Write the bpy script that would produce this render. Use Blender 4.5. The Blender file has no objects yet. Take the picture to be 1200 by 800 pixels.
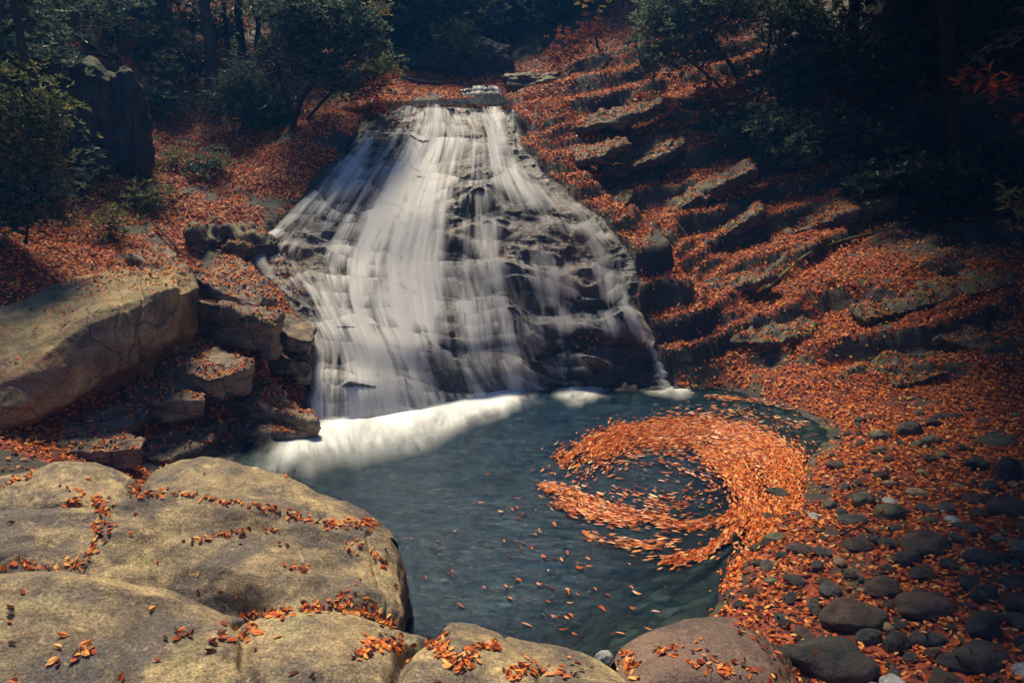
import bpy, bmesh, math, random
import numpy as np
from mathutils import Vector, Matrix
from mathutils.bvhtree import BVHTree

random.seed(7)
RNG = np.random.default_rng(11)
R = math.radians
SC = bpy.context.scene
COL = SC.collection

# ------------------------------------------------------------------ camera, sky, sun, exposure
CAM_H, PITCH, FPX = 3.2, R(12.0), 850.0          # the photo is 1200 px wide; focal length in those pixels
cam_data = bpy.data.cameras.new("camera")
cam = bpy.data.objects.new("camera", cam_data)
COL.objects.link(cam)
cam.location = (0, 0, CAM_H)
cam.rotation_euler = (R(90) - PITCH, 0, 0)
cam_data.sensor_width = 36.0
cam_data.lens = 36.0 * FPX / 1200.0
cam_data.clip_start = 0.05
cam_data.clip_end = 400.0
SC.camera = cam

SUN_EL, SUN_AZ = R(63), R(-26)                   # azimuth from +Y towards +X: high light down the ravine, from beyond the falls and a little left
world = bpy.data.worlds.new("World")
SC.world = world
world.use_nodes = True
wn = world.node_tree.nodes
sky = wn.new("ShaderNodeTexSky")
sky.sky_type = 'NISHITA'
sky.sun_disc = False
sky.sun_elevation = SUN_EL
sky.sun_rotation = SUN_AZ
sky.ozone_density = 10.0
sky.dust_density = 0.2
world.node_tree.links.new(sky.outputs[0], wn["Background"].inputs[0])
wn["Background"].inputs[1].default_value = 0.075
sun_data = bpy.data.lights.new("sun", 'SUN')
sun_data.energy = 4.2
sun_data.angle = R(14)
sun_data.color = (1.0, 0.85, 0.60)
sun = bpy.data.objects.new("sun", sun_data)
COL.objects.link(sun)
sdir = Vector((math.sin(SUN_AZ) * math.cos(SUN_EL), math.cos(SUN_AZ) * math.cos(SUN_EL), math.sin(SUN_EL)))
sun.rotation_euler = sdir.to_track_quat('Z', 'Y').to_euler()
sun.location = sdir * 60
SC.view_settings.view_transform = 'Standard'
SC.view_settings.look = 'None'
SC.view_settings.gamma = 1.0
SC.view_settings.use_curve_mapping = False
SC.view_settings.exposure = 0.9
SC.cycles.use_denoising = True
SC.cycles.transparent_max_bounces = 16
SC.cycles.max_bounces = 6

# ------------------------------------------------------------------ geometry helpers
CP, SP = math.cos(PITCH), math.sin(PITCH)

def ray(px, py):
    xc, yc = (px - 600.0) / FPX, (400.0 - py) / FPX
    return np.array([xc, CP + yc * SP, -SP + yc * CP])

def at(px, py, t):
    return np.array([0, 0, CAM_H]) + t * ray(px, py)

def on_z(px, py, z):
    d = ray(px, py)
    return np.array([0, 0, CAM_H]) + (z - CAM_H) / d[2] * d

def project(p):
    p = np.atleast_2d(p)
    q = p - np.array([0, 0, CAM_H])
    dep = q[:, 1] * CP - q[:, 2] * SP
    up = q[:, 1] * SP + q[:, 2] * CP
    return 600 + FPX * q[:, 0] / np.maximum(dep, 1e-3), 400 - FPX * up / np.maximum(dep, 1e-3), dep

_perm = np.random.default_rng(3).permutation(256).astype(np.int64)
_perm = np.concatenate([_perm, _perm, _perm])
_g = np.random.default_rng(4).normal(size=(256, 3))
_g /= np.linalg.norm(_g, axis=1)[:, None]

def perlin(p):
    p = np.asarray(p, float)
    i = np.floor(p).astype(np.int64)
    f = p - i
    i &= 255
    u = f * f * f * (f * (f * 6 - 15) + 10)
    out = 0
    for dx in (0, 1):
        wx = u[:, 0] if dx else 1 - u[:, 0]
        for dy in (0, 1):
            wy = u[:, 1] if dy else 1 - u[:, 1]
            for dz in (0, 1):
                wz = u[:, 2] if dz else 1 - u[:, 2]
                h = _perm[_perm[_perm[(i[:, 0] + dx) & 255] + ((i[:, 1] + dy) & 255)] + ((i[:, 2] + dz) & 255)]
                g = _g[h]
                out = out + wx * wy * wz * (g[:, 0] * (f[:, 0] - dx) + g[:, 1] * (f[:, 1] - dy) + g[:, 2] * (f[:, 2] - dz))
    return out * 1.5

def fbm(p, octaves=4, gain=0.5):
    p = np.asarray(p, float)
    a, s, out = 1.0, 1.0, 0
    for k in range(octaves):
        out = out + a * perlin(p * s + 17.3 * k)
        a *= gain
        s *= 2.03
    return out

def sstep(a, b, x):
    t = np.clip((x - a) / (b - a), 0, 1)
    return t * t * (3 - 2 * t)

def mesh_np(name, verts, faces, mats=(), smooth=True, attrs=None, uv=None):
    """verts (N,3); faces (M,k) integer array of one size"""
    verts = np.asarray(verts, np.float32)
    faces = np.asarray(faces, np.int32)
    me = bpy.data.meshes.new(name)
    me.vertices.add(len(verts))
    me.vertices.foreach_set("co", verts.ravel())
    k = faces.shape[1]
    me.loops.add(faces.size)
    me.loops.foreach_set("vertex_index", faces.ravel())
    me.polygons.add(len(faces))
    me.polygons.foreach_set("loop_start", np.arange(0, faces.size, k, dtype=np.int32))
    try:
        me.polygons.foreach_set("loop_total", np.full(len(faces), k, np.int32))
    except Exception:
        pass
    me.update(calc_edges=True)
    me.validate()
    me.polygons.foreach_set("use_smooth", np.full(len(me.polygons), smooth, bool))
    for an, av in (attrs or {}).items():
        a = me.attributes.new(an, 'FLOAT', 'POINT')
        a.data.foreach_set("value", np.asarray(av, np.float32))
    if uv is not None:
        l = me.uv_layers.new(name="UVMap")
        l.data.foreach_set("uv", np.asarray(uv, np.float32)[faces.ravel()].ravel())
    for m in (mats if isinstance(mats, (list, tuple)) else [mats]):
        me.materials.append(m)
    return me

def link(name, me, parent=None, loc=None):
    o = bpy.data.objects.new(name, me)
    COL.objects.link(o)
    if parent is not None:
        o.parent = parent
    if loc is not None:
        o.location = loc
    return o

def rebase(verts, base):
    return np.asarray(verts) - np.asarray(base)

def empty(name, loc):
    o = bpy.data.objects.new(name, None)
    COL.objects.link(o)
    o.location = loc
    o.empty_display_size = 0.2
    return o

def tag(o, label=None, cat=None, group=None, kind=None):
    if label: o['label'] = label
    if cat: o['category'] = cat
    if group: o['group'] = group
    if kind: o['kind'] = kind
    return o

def grid_faces(nr, nc):
    r, c = np.meshgrid(np.arange(nr - 1), np.arange(nc - 1), indexing='ij')
    a = (r * nc + c).ravel()
    return np.stack([a, a + nc, a + nc + 1, a + 1], 1)

def catmull(P, n):
    """P (m, ...) control values -> n samples"""
    P = np.asarray(P, float)
    m = len(P)
    s = np.linspace(0, m - 1, n)
    i = np.clip(np.floor(s).astype(int), 0, m - 2)
    f = (s - i).reshape((-1,) + (1,) * (P.ndim - 1))
    p0 = P[np.clip(i - 1, 0, m - 1)]
    p1, p2 = P[i], P[i + 1]
    p3 = P[np.clip(i + 2, 0, m - 1)]
    m1, m2 = (p2 - p0) * 0.42, (p3 - p1) * 0.42
    f2, f3 = f * f, f * f * f
    return (2 * f3 - 3 * f2 + 1) * p1 + (f3 - 2 * f2 + f) * m1 + (-2 * f3 + 3 * f2) * p2 + (f3 - f2) * m2

def lin_rows(P, n):
    """straight runs between rows, samples spread by length: keeps edges sharp"""
    P = np.asarray(P, float)
    L = np.linalg.norm(np.diff(P, axis=0), axis=-1).mean(1)
    c = np.concatenate([[0], np.cumsum(L)])
    s = np.linspace(0, c[-1], n)
    i = np.clip(np.searchsorted(c, s, side='right') - 1, 0, len(L) - 1)
    f = ((s - c[i]) / (L[i] + 1e-9))[:, None, None]
    return P[i] * (1 - f) + P[i + 1] * f

def loft(ctrl, nr, nc, sharp=False):
    """ctrl (rows, cols, k) -> (nr, nc, k)"""
    a = lin_rows(ctrl, nr) if sharp else catmull(ctrl, nr)
    return np.swapaxes(catmull(np.swapaxes(a, 0, 1), nc), 0, 1)

def grid_normals(G):
    du = np.gradient(G, axis=1)
    dv = np.gradient(G, axis=0)
    n = np.cross(du, dv)
    n /= np.linalg.norm(n, axis=2)[..., None] + 1e-9
    return n

# ------------------------------------------------------------------ material helpers
class NT:
    def __init__(self, name):
        self.m = bpy.data.materials.new(name)
        self.m.use_nodes = True
        self.t = self.m.node_tree
        self.b = self.t.nodes["Principled BSDF"]
        self.out = self.t.nodes["Material Output"]
    def n(self, kind, **kw):
        nd = self.t.nodes.new(kind)
        for k, v in kw.items():
            setattr(nd, k, v)
        return nd
    def l(self, a, b):
        self.t.links.new(a, b)
    def coord(self, which="Object"):
        return self.n("ShaderNodeTexCoord").outputs[which]
    def noise(self, vec, scale, detail=6, rough=0.6, dist=0.0):
        nd = self.n("ShaderNodeTexNoise")
        nd.inputs["Scale"].default_value = scale
        nd.inputs["Detail"].default_value = detail
        nd.inputs["Roughness"].default_value = rough
        nd.inputs["Distortion"].default_value = dist
        self.l(vec, nd.inputs["Vector"])
        return nd.outputs["Fac"]
    def ramp(self, fac, stops, interp='LINEAR'):
        nd = self.n("ShaderNodeValToRGB")
        cr = nd.color_ramp
        cr.interpolation = interp
        while len(cr.elements) < len(stops):
            cr.elements.new(0.5)
        for e, (p, c) in zip(cr.elements, stops):
            e.position = p
            e.color = (c, c, c, 1) if isinstance(c, (int, float)) else (*c, 1)
        self.l(fac, nd.inputs["Fac"])
        return nd.outputs["Color"]
    def mix(self, fac, a, b, mode='MIX'):
        nd = self.n("ShaderNodeMix", data_type='RGBA', blend_type=mode)
        for sock, v in ((nd.inputs[0], fac), (nd.inputs[6], a), (nd.inputs[7], b)):
            if hasattr(v, "is_output"):
                self.l(v, sock)
            elif isinstance(v, (int, float)):
                sock.default_value = v if sock.type == 'VALUE' else (v, v, v, 1)
            else:
                sock.default_value = (*v, 1)
        return nd.outputs[2]
    def math(self, op, a, b=None, clamp=False):
        nd = self.n("ShaderNodeMath", operation=op, use_clamp=clamp)
        for i, v in enumerate((a, b)):
            if v is None: continue
            if hasattr(v, "is_output"): self.l(v, nd.inputs[i])
            else: nd.inputs[i].default_value = v
        return nd.outputs[0]
    def attr(self, name):
        nd = self.n("ShaderNodeAttribute", attribute_name=name)
        return nd.outputs["Fac"]
    def bump(self, height, strength=0.5, dist=0.02, normal=None):
        nd = self.n("ShaderNodeBump")
        nd.inputs["Strength"].default_value = strength
        nd.inputs["Distance"].default_value = dist
        self.l(height, nd.inputs["Height"])
        if normal is not None: self.l(normal, nd.inputs["Normal"])
        return nd.outputs["Normal"]
    def mapping(self, vec, scale=(1, 1, 1), rot=(0, 0, 0)):
        nd = self.n("ShaderNodeMapping")
        nd.inputs["Scale"].default_value = scale
        nd.inputs["Rotation"].default_value = rot
        self.l(vec, nd.inputs["Vector"])
        return nd.outputs[0]
    def set(self, **kw):
        names = dict(color="Base Color", rough="Roughness", normal="Normal", spec="Specular IOR Level", alpha="Alpha")
        for k, v in kw.items():
            s = self.b.inputs[names[k]]
            if hasattr(v, "is_output"): self.l(v, s)
            elif isinstance(v, (int, float)): s.default_value = v
            else: s.default_value = (*v, 1)

def rock_mat(name, light, mid, dark, rough=0.75, grain=90, stain=0.9, moss=0.0, moss_col=(0.09, 0.10, 0.025), crack=1.0, red=None, streak=None, blot=0.0, vary=0.0, spec=0.35, bump=1.0):
    k = NT(name)
    co = k.coord("Object")
    if vary:
        oi = k.n("ShaderNodeObjectInfo")
        ad = k.n("ShaderNodeVectorMath", operation='ADD')
        sc = k.n("ShaderNodeVectorMath", operation='SCALE')
        cb = k.n("ShaderNodeCombineXYZ")
        k.l(oi.outputs["Random"], cb.inputs[0]); k.l(oi.outputs["Random"], cb.inputs[1])
        k.l(cb.outputs[0], sc.inputs[0]); sc.inputs["Scale"].default_value = 40
        k.l(co, ad.inputs[0]); k.l(sc.outputs[0], ad.inputs[1])
        co = ad.outputs[0]
    big = k.noise(co, 1.3, 6, 0.62, 0.4)
    med = k.noise(co, 5.5, 8, 0.7, 0.3)
    fine = k.noise(co, grain, 3, 0.7)
    col = k.ramp(big, [(0.30, dark), (0.47, mid), (0.68, light)])
    col = k.mix(k.ramp(med, [(0.35, 0.0), (0.62, 1.0)]), k.mix(0.55, col, dark), col)
    if streak:
        st = k.noise(k.mapping(co, streak), 3.0, 5, 0.6, 0.6)
        col = k.mix(k.ramp(st, [(0.46, 0.0), (0.66, stain)]), col, dark)
    if red:
        rn = k.noise(co, 1.9, 5, 0.65, 0.8)
        col = k.mix(k.ramp(rn, [(0.53, 0.0), (0.72, 0.75)]), col, red)
    if blot:
        bn = k.noise(k.mapping(co, (1.0, 1.5, 1.5)), 0.85, 9, 0.72, 0.5)
        col = k.mix(k.ramp(bn, [(0.49, 0.0), (0.56, blot), (0.7, blot)]), col, k.mix(0.5, dark, (0.10, 0.085, 0.08)))
        gn = k.noise(co, 2.4, 7, 0.7, 0.2)
        col = k.mix(k.ramp(gn, [(0.55, 0.0), (0.66, 0.45)]), col, (0.40, 0.36, 0.16))
        pt = k.noise(co, 26, 4, 0.75)
        col = k.mix(0.5, col, k.ramp(pt, [(0.36, 0.55), (0.5, 1.0), (0.64, 1.35)]), 'MULTIPLY')
    sp = k.ramp(fine, [(0.33, 0.35), (0.5, 1.0), (0.66, 1.75)])
    col = k.mix(0.8, col, sp, 'MULTIPLY')
    lich = k.noise(co, 9.0, 5, 0.7, 0.6)
    col = k.mix(k.ramp(lich, [(0.60, 0.0), (0.70, 0.35)]), col, tuple(min(1, c * 1.5) for c in light))
    if crack:
        vo = k.n("ShaderNodeTexVoronoi", feature='DISTANCE_TO_EDGE')
        vo.inputs["Scale"].default_value = 0.9
        ad = k.n("ShaderNodeMix", data_type='RGBA', blend_type='LINEAR_LIGHT')
        ad.inputs[0].default_value = 0.35
        nn = k.n("ShaderNodeTexNoise"); nn.inputs["Scale"].default_value = 1.6; nn.inputs["Detail"].default_value = 5
        k.l(co, nn.inputs["Vector"])
        k.l(co, ad.inputs[6]); k.l(nn.outputs["Color"], ad.inputs[7])
        k.l(ad.outputs[2], vo.inputs["Vector"])
        cr = k.ramp(vo.outputs["Distance"], [(0.0, 0.0), (0.012, 1.0)])
        col = k.mix(0.7 * crack, col, cr, 'MULTIPLY')
    if moss:
        ge = k.n("ShaderNodeNewGeometry")
        sx = k.n("ShaderNodeSeparateXYZ"); k.l(ge.outputs["Normal"], sx.inputs[0])
        mn = k.noise(co, 3.0, 6, 0.7)
        f = k.math('MULTIPLY', k.ramp(sx.outputs[2], [(0.25, 0.0), (0.8, 1.0)]), k.ramp(mn, [(0.42, 0.0), (0.58, moss)]))
        col = k.mix(f, col, moss_col)
    if vary:
        rr = k.ramp(oi.outputs["Random"], [(0.0, 1 - vary), (1.0, 1 + vary)])
        col = k.mix(1.0, col, rr, 'MULTIPLY')
    h = k.math('ADD', k.math('MULTIPLY', med, 1.0), k.math('MULTIPLY', fine, 0.22))
    if crack:
        h = k.math('ADD', h, k.math('MULTIPLY', cr, 0.35 * crack))
    nrm = k.bump(h, 0.75 * bump, 0.05)
    rg = k.ramp(big, [(0.3, max(0.05, rough - 0.15)), (0.7, min(1, rough + 0.1))])
    k.set(color=col, rough=rg, normal=nrm, spec=spec)
    return k.m

def leaf_ramp_mat(name, stops, rough=0.6, use_island=True, transl=0.25, spec=0.3):
    k = NT(name)
    if use_island:
        r = k.n("ShaderNodeNewGeometry").outputs["Random Per Island"]
    else:
        r = k.n("ShaderNodeObjectInfo").outputs["Random"]
    col = k.ramp(r, stops)
    k.set(color=col, rough=rough, spec=spec)
    if transl:
        tr = k.n("ShaderNodeBsdfTranslucent")
        k.l(col, tr.inputs[0])
        ms = k.n("ShaderNodeMixShader")
        ms.inputs[0].default_value = transl
        k.l(k.b.outputs[0], ms.inputs[1]); k.l(tr.outputs[0], ms.inputs[2])
        k.l(ms.outputs[0], k.out.inputs["Surface"])
    return k.m

AUTUMN = [(0.0, (0.045, 0.020, 0.014)), (0.17, (0.13, 0.035, 0.020)), (0.3, (0.25, 0.045, 0.02)), (0.48, (0.56, 0.11, 0.024)), (0.68, (0.78, 0.20, 0.034)), (0.88, (0.84, 0.33, 0.07)), (1.0, (0.88, 0.50, 0.15))]
M_leaf = leaf_ramp_mat("autumn_leaf", AUTUMN)
M_leaf_single = leaf_ramp_mat("autumn_leaf_single", AUTUMN, use_island=False)
M_leaf_float = leaf_ramp_mat("floating_leaf", [(0.0, (0.12, 0.035, 0.018)), (0.25, (0.40, 0.075, 0.02)), (0.5, (0.66, 0.16, 0.035)), (0.8, (0.80, 0.28, 0.07)), (1.0, (0.88, 0.52, 0.24))], rough=0.35, transl=0.1)
M_green = leaf_ramp_mat("evergreen_leaf", [(0.0, (0.035, 0.062, 0.055)), (0.5, (0.095, 0.145, 0.11)), (0.85, (0.17, 0.22, 0.14)), (1.0, (0.28, 0.29, 0.14))], rough=0.42, transl=0.42)
M_olive = leaf_ramp_mat("olive_leaf", [(0.0, (0.04, 0.065, 0.04)), (0.4, (0.11, 0.14, 0.06)), (0.85, (0.22, 0.23, 0.085)), (1.0, (0.34, 0.30, 0.09))], rough=0.45, transl=0.45)
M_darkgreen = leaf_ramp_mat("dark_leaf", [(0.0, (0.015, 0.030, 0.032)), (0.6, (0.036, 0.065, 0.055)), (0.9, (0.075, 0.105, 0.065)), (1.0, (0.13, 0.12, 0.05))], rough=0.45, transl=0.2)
M_yellow = leaf_ramp_mat("yellow_leaf", [(0.0, (0.35, 0.22, 0.03)), (1.0, (0.75, 0.50, 0.05))], transl=0.35)
M_redleaf = leaf_ramp_mat("red_leaf", [(0.0, (0.05, 0.05, 0.03)), (0.45, (0.09, 0.07, 0.04)), (0.6, (0.45, 0.02, 0.03)), (1.0, (0.65, 0.05, 0.05))], transl=0.3)
M_rusty = leaf_ramp_mat("rusty_leaf", [(0.0, (0.06, 0.04, 0.03)), (0.5, (0.22, 0.06, 0.03)), (1.0, (0.5, 0.13, 0.04))], transl=0.3)

M_granite = rock_mat("tan_granite", (0.58, 0.44, 0.215), (0.34, 0.25, 0.13), (0.07, 0.058, 0.055), rough=0.8, grain=75, streak=(0.5, 1.0, 2.0), stain=0.85, crack=0.22, blot=0.85, bump=0.7)
M_block = rock_mat("block_granite", (0.54, 0.41, 0.20), (0.30, 0.215, 0.115), (0.075, 0.056, 0.048), rough=0.85, grain=60, crack=0.8, red=(0.26, 0.06, 0.045), moss=0.35)
M_ledge = rock_mat("brown_ledge_rock", (0.38, 0.265, 0.17), (0.21, 0.145, 0.10), (0.05, 0.04, 0.038), rough=0.7, grain=55, crack=1.0, moss=0.2, streak=(1, 1, 5))
M_bankrock = rock_mat("bank_rock", (0.23, 0.175, 0.115), (0.115, 0.09, 0.072), (0.04, 0.035, 0.035), rough=0.7, grain=45, crack=0.8, moss=0.75, moss_col=(0.13, 0.115, 0.03), streak=(0.8, 0.8, 5))
M_mossy = rock_mat("mossy_rock", (0.10, 0.08, 0.06), (0.048, 0.042, 0.037), (0.018, 0.018, 0.020), rough=0.85, grain=40, moss=1.0, moss_col=(0.06, 0.085, 0.02), streak=(3, 3, 0.5))
M_stone = rock_mat("river_stone", (0.11, 0.098, 0.085), (0.05, 0.048, 0.046), (0.018, 0.021, 0.025), rough=0.5, grain=70, crack=0.0, vary=0.45, bump=0.9, spec=0.45)
M_stone_olive = rock_mat("olive_stone", (0.15, 0.14, 0.07), (0.07, 0.07, 0.042), (0.025, 0.028, 0.024), rough=0.55, grain=70, crack=0.0, vary=0.3, bump=0.5)
M_stone_brown = rock_mat("brown_stone", (0.15, 0.10, 0.07), (0.075, 0.052, 0.04), (0.028, 0.022, 0.022), rough=0.5, grain=70, crack=0.0, vary=0.35, bump=0.9)
M_stone_tan = rock_mat("tan_stone", (0.36, 0.24, 0.13), (0.22, 0.15, 0.085), (0.09, 0.065, 0.05), rough=0.5, grain=70, crack=0.0, vary=0.2, bump=0.5)
M_stone_pale = rock_mat("pale_stone", (0.5, 0.5, 0.48), (0.30, 0.31, 0.31), (0.12, 0.13, 0.14), rough=0.35, grain=50, crack=0.0, bump=0.5)
M_bark = rock_mat("bark", (0.15, 0.105, 0.07), (0.075, 0.055, 0.042), (0.028, 0.024, 0.024), rough=0.9, grain=60, crack=0.0, streak=(6, 6, 0.6))
M_bark_dark = rock_mat("dark_bark", (0.05, 0.04, 0.034), (0.026, 0.022, 0.021), (0.012, 0.011, 0.012), rough=0.9, grain=60, crack=0.0, streak=(6, 6, 0.6))
M_mossbark = rock_mat("mossy_bark", (0.14, 0.12, 0.06), (0.075, 0.068, 0.035), (0.03, 0.028, 0.02), rough=0.9, grain=60, crack=0.0, moss=1.0, moss_col=(0.12, 0.125, 0.025))
# ------------------------------------------------------------------ the rock slab under the falls (real surface, metres)
SLAB = [
 [(432,130,15.6),(490,127,15.5),(545,126,15.5),(602,128,15.4)],
 [(412,165,14.8),(480,160,14.7),(560,160,14.6),(612,168,14.6)],
 [(372,213,13.9),(455,205,13.8),(560,205,13.7),(645,208,13.9)],
 [(325,262,13.0),(430,255,12.9),(560,255,12.85),(702,255,13.2)],
 [(286,302,12.3),(410,308,12.2),(560,308,12.3),(740,300,12.7)],
 [(332,347,11.6),(415,357,11.5),(570,357,11.9),(750,350,12.35)],
 [(362,395,11.0),(435,405,10.95),(575,402,11.55),(766,400,12.1)],
 [(362,440,10.6),(445,443,10.7),(585,432,11.55),(782,438,11.95)],
 [(360,494,10.22),(450,482,10.5),(605,460,11.6),(787,456,11.9)],
 [(359,516,10.15),(450,503,10.42),(605,479,11.52),(788,475,11.82)],
]
SL = np.array(SLAB, float)
NR_S, NC_S = 330, 300
PXG = loft(SL, NR_S, NC_S)
_v = np.linspace(0, 1, NR_S); _u = np.linspace(0, 1, NC_S)
for side, sd in ((0, 3.0), (1, 8.0)):            # ragged margins
    jag = 9 * perlin(np.c_[_v * 13 + sd, _v * 0, _v * 0]) + 5 * perlin(np.c_[_v * 34 + sd, _v * 0 + 4, _v * 0])
    wt = np.exp(-((_u - side) / 0.10) ** 2)
    PXG[..., 0] += jag[:, None] * wt[None, :] * sstep(1.0, .9, _v)[:, None]
Pw = np.zeros((NR_S, NC_S, 3))
for a in range(NR_S):
    for b in range(NC_S):
        Pw[a, b] = at(*PXG[a, b])
uu, vv = np.meshgrid(np.linspace(0, 1, NC_S), np.linspace(0, 1, NR_S))
flat = Pw.reshape(-1, 3)
# stepped ledges: a saw-tooth in height, tilted and warped, pushed out horizontally
def slab_steps(P, amp, h):
    w = 0.42 * fbm(P * [0.6, 0.35, 0.35] + 3.1, 2) + 0.035 * fbm(P * [2.3, 2.3, 2.3], 2)
    q = (P[:, 2] + 0.12 * P[:, 0] + w) / h
    f = q - np.floor(q)
    saw = np.where(f > 0.86, (1 - f) / 0.14, f / 0.86)
    return amp * (saw - 0.5), np.floor(q), f
edge_fade = (sstep(0, 0.05, uu) * sstep(0, 0.05, 1 - uu)).ravel()
low_right = (sstep(0.45, 0.8, uu) * sstep(0.55, 0.75, vv)).ravel()
sa, la, fa = slab_steps(flat, 0.24, 0.66)
sb, lb, fb_ = slab_steps(flat + 5.5, 0.07, 0.25)
st = sa + sb
LEDGE = (la * 3.7 + lb * 1.3)
LIP = 0.65 * (fa - 0.5) + 0.35 * (fb_ - 0.5)
big_lump = 0.10 * fbm(flat * 0.8 + 9, 3)
small = 0.05 * fbm(flat * 3.5, 4)
out_dir = np.array([0.08, -0.93, 0.36])
st_mod = (0.55 + 0.9 * sstep(-0.2, 0.5, fbm(flat * 0.6 + 21, 2)))
rock_off = (st * st_mod + big_lump + small + 0.25 * low_right * fbm(flat * [1.2, 1.2, 2.0] + 2, 2))
SLAB_ROCK = flat + out_dir * (rock_off * edge_fade)[:, None]
# water clings to the rock but leaves it under each lip
def blur_v(a, n):
    a = a.reshape(NR_S, NC_S)
    k = np.ones(n) / n
    pad = np.pad(a, ((n, n), (0, 0)), mode='edge')
    return np.apply_along_axis(lambda c: np.convolve(c, k, mode='same'), 0, pad)[n:-n].ravel()
hull = np.maximum(blur_v(rock_off, 45) + 0.03, rock_off - 0.03)
hull = blur_v(blur_v(hull, 25), 15) + 0.03
VEIL = flat + out_dir * ((hull + 0.045) * np.maximum(edge_fade, 0.15))[:, None]

# ------------------------------------------------------------------ terrain
CTRL = []
def W(px, py, t): CTRL.append(at(px, py, t))
def Z(px, py, z): CTRL.append(on_z(px, py, z))
def X(x, y, z): CTRL.append(np.array([x, y, z], float))
# pool basin: shore at z = 0, bed below
for px, py in ((600,600),(520,540),(740,490),(700,560),(560,670),(620,690),(800,560),(480,600)):
    p = on_z(px, py, 0.0); X(p[0], p[1], -0.75)
for px, py, z in ((760,680,-.22),(800,640,-.28),(690,740,-.25),(640,745,-.3),(820,690,-.10),(870,600,-.2),(880,500,-.3),(850,470,-.3),(840,560,-.45)):
    p = on_z(px, py, 0.0); X(p[0], p[1], z)
for px, py in ((880,655),(915,605),(955,548),(985,500),(862,690),(850,715),(845,735)): Z(px, py, 0.04)
for px, py, z in ((1000,600,.12),(1100,600,.22),(1200,600,.32),(1000,740,.2),(1200,780,.4),(900,760,.2),(1100,520,.2),(1200,490,.35),(1350,650,.6)): Z(px, py, z)
# right slope
Z(800,447,.12); Z(900,458,.12); Z(1000,465,.22)
W(1100,452,10.4); W(1200,430,10.3); W(1330,430,9.6)
W(770,380,12.4); W(800,330,12.9); W(900,330,13.0); W(1000,320,12.9); W(1100,310,12.6); W(1200,300,12.2); W(1330,300,11.8)
W(700,225,14.2); W(760,250,14.1); W(650,180,14.9); W(800,180,15.7); W(900,200,15.6); W(1000,190,15.6); W(1200,170,15.0)
W(620,128,16.0); W(700,85,17.8); W(760,70,18.6); W(800,60,19.0); W(900,60,19.3); W(1000,40,19.5); W(1200,40,19.0)
for p in ((5,25,11),(12,20,12.5),(12,10,7),(10,5,3.5),(20,10,15),(8,2,2.0),(20,0,12),(25,25,26),(8,30,16),(14,14,9.5)): X(*p)
# left slope
W(425,128,15.9); W(395,180,14.6); W(345,228,13.6); W(285,285,12.5); W(250,240,13.0); W(300,180,14.8); W(400,110,17.3); W(460,105,17.4)
W(300,70,18.0); W(200,60,17.6); W(200,200,13.8); W(150,260,11.8); W(60,285,10.2); W(0,295,9.3); W(0,200,11.4); W(100,60,15.5); W(0,50,13.5); W(-120,250,9.5)
W(300,335,11.3); W(250,430,10.0); W(335,420,10.8); W(335,470,10.2); W(200,505,8.95); W(300,535,8.9); W(100,515,8.1); W(0,500,7.4); W(200,400,9.6); W(60,420,8.5); W(0,400,8.5); W(120,380,9.3)
for p in ((-1.5,4,0.1),(-3,5,.3),(-4,6,.5),(-3,3,.7),(0,2.8,.2),(-1,1,.9),(1,1,.8),(0,0,1.3),(-3,0,1.4),(2,2,.3),(3,0,.9),(-6,3,1.8),(-8,5,2.6),(-8,0,2.6),(-2.0,6.4,-.3),(-1.0,5.2,-.5),(-.6,4.4,-.5)): X(*p)
for p in ((-9.5,10,4.0),(-12,12,6.5),(-10,18,9),(-8,25,13),(-15,5,8),(-20,20,18),(-15,-5,8),(10,-8,6),(0,-10,3),(-25,0,15)): X(*p)
# behind and below the slab, and the stream above it
for r in (1, 2, 3, 4, 5, 6, 7, 8):
    for c in (0, 1, 2, 3):
        p = at(*SL[r, c])
        if c in (1, 2): X(p[0], p[1] + .35, p[2] - .25)
        else:
            sgn = -1 if c == 0 else 1
            X(p[0] + sgn * .12, p[1] - .05, p[2] + .10); X(p[0] + sgn * .7, p[1], p[2] + (.32 if c == 0 else .15))
W(575,119,16.6); W(560,118,17.0); W(520,118,17.0); W(560,106,19.0); W(500,112,18.5); W(600,104,19.0); W(650,85,20)
for p in ((-1,22.5,6.3),(-1,28,8.2),(-1,36,13),(-1,46,22),(8,42,23),(-10,40,22),(0,60,34),(-30,50,36),(30,50,36),(-40,20,34),(40,20,34),(40,-15,26),(-40,-15,26),(0,-25,6)): X(*p)
CT = np.array(CTRL)
def tps_fit(P, lam=0.03):
    n = len(P)
    d = np.linalg.norm(P[:, None, :2] - P[None, :, :2], axis=2)
    K = np.where(d > 0, d * d * np.log(d + 1e-12), 0) + lam * np.eye(n)
    A = np.zeros((n + 3, n + 3)); A[:n, :n] = K; A[:n, n] = 1; A[:n, n + 1:] = P[:, :2]
    A[n, :n] = 1; A[n + 1:, :n] = P[:, :2].T
    return np.linalg.solve(A, np.concatenate([P[:, 2], [0, 0, 0]]))
CW = tps_fit(CT)
def base_height(xy):
    out = np.empty(len(xy))
    for s in range(0, len(xy), 20000):
        q = xy[s:s + 20000]
        d2 = ((q[:, None, :] - CT[None, :, :2]) ** 2).sum(2)
        out[s:s + 20000] = (0.5 * d2 * np.log(d2 + 1e-12)) @ CW[:len(CT)] + CW[len(CT)] + q @ CW[len(CT) + 1:]
    return out
def axis(lo, a, b, hi, step, growth=1.12):
    mid = list(np.arange(a, b, step))
    up, s = [mid[-1]], step
    while up[-1] < hi:
        s *= growth; up.append(up[-1] + s)
    dn, s = [mid[0]], step
    while dn[-1] > lo:
        s *= growth; dn.append(dn[-1] - s)
    return np.array(dn[:0:-1] + mid + up[1:])
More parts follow.
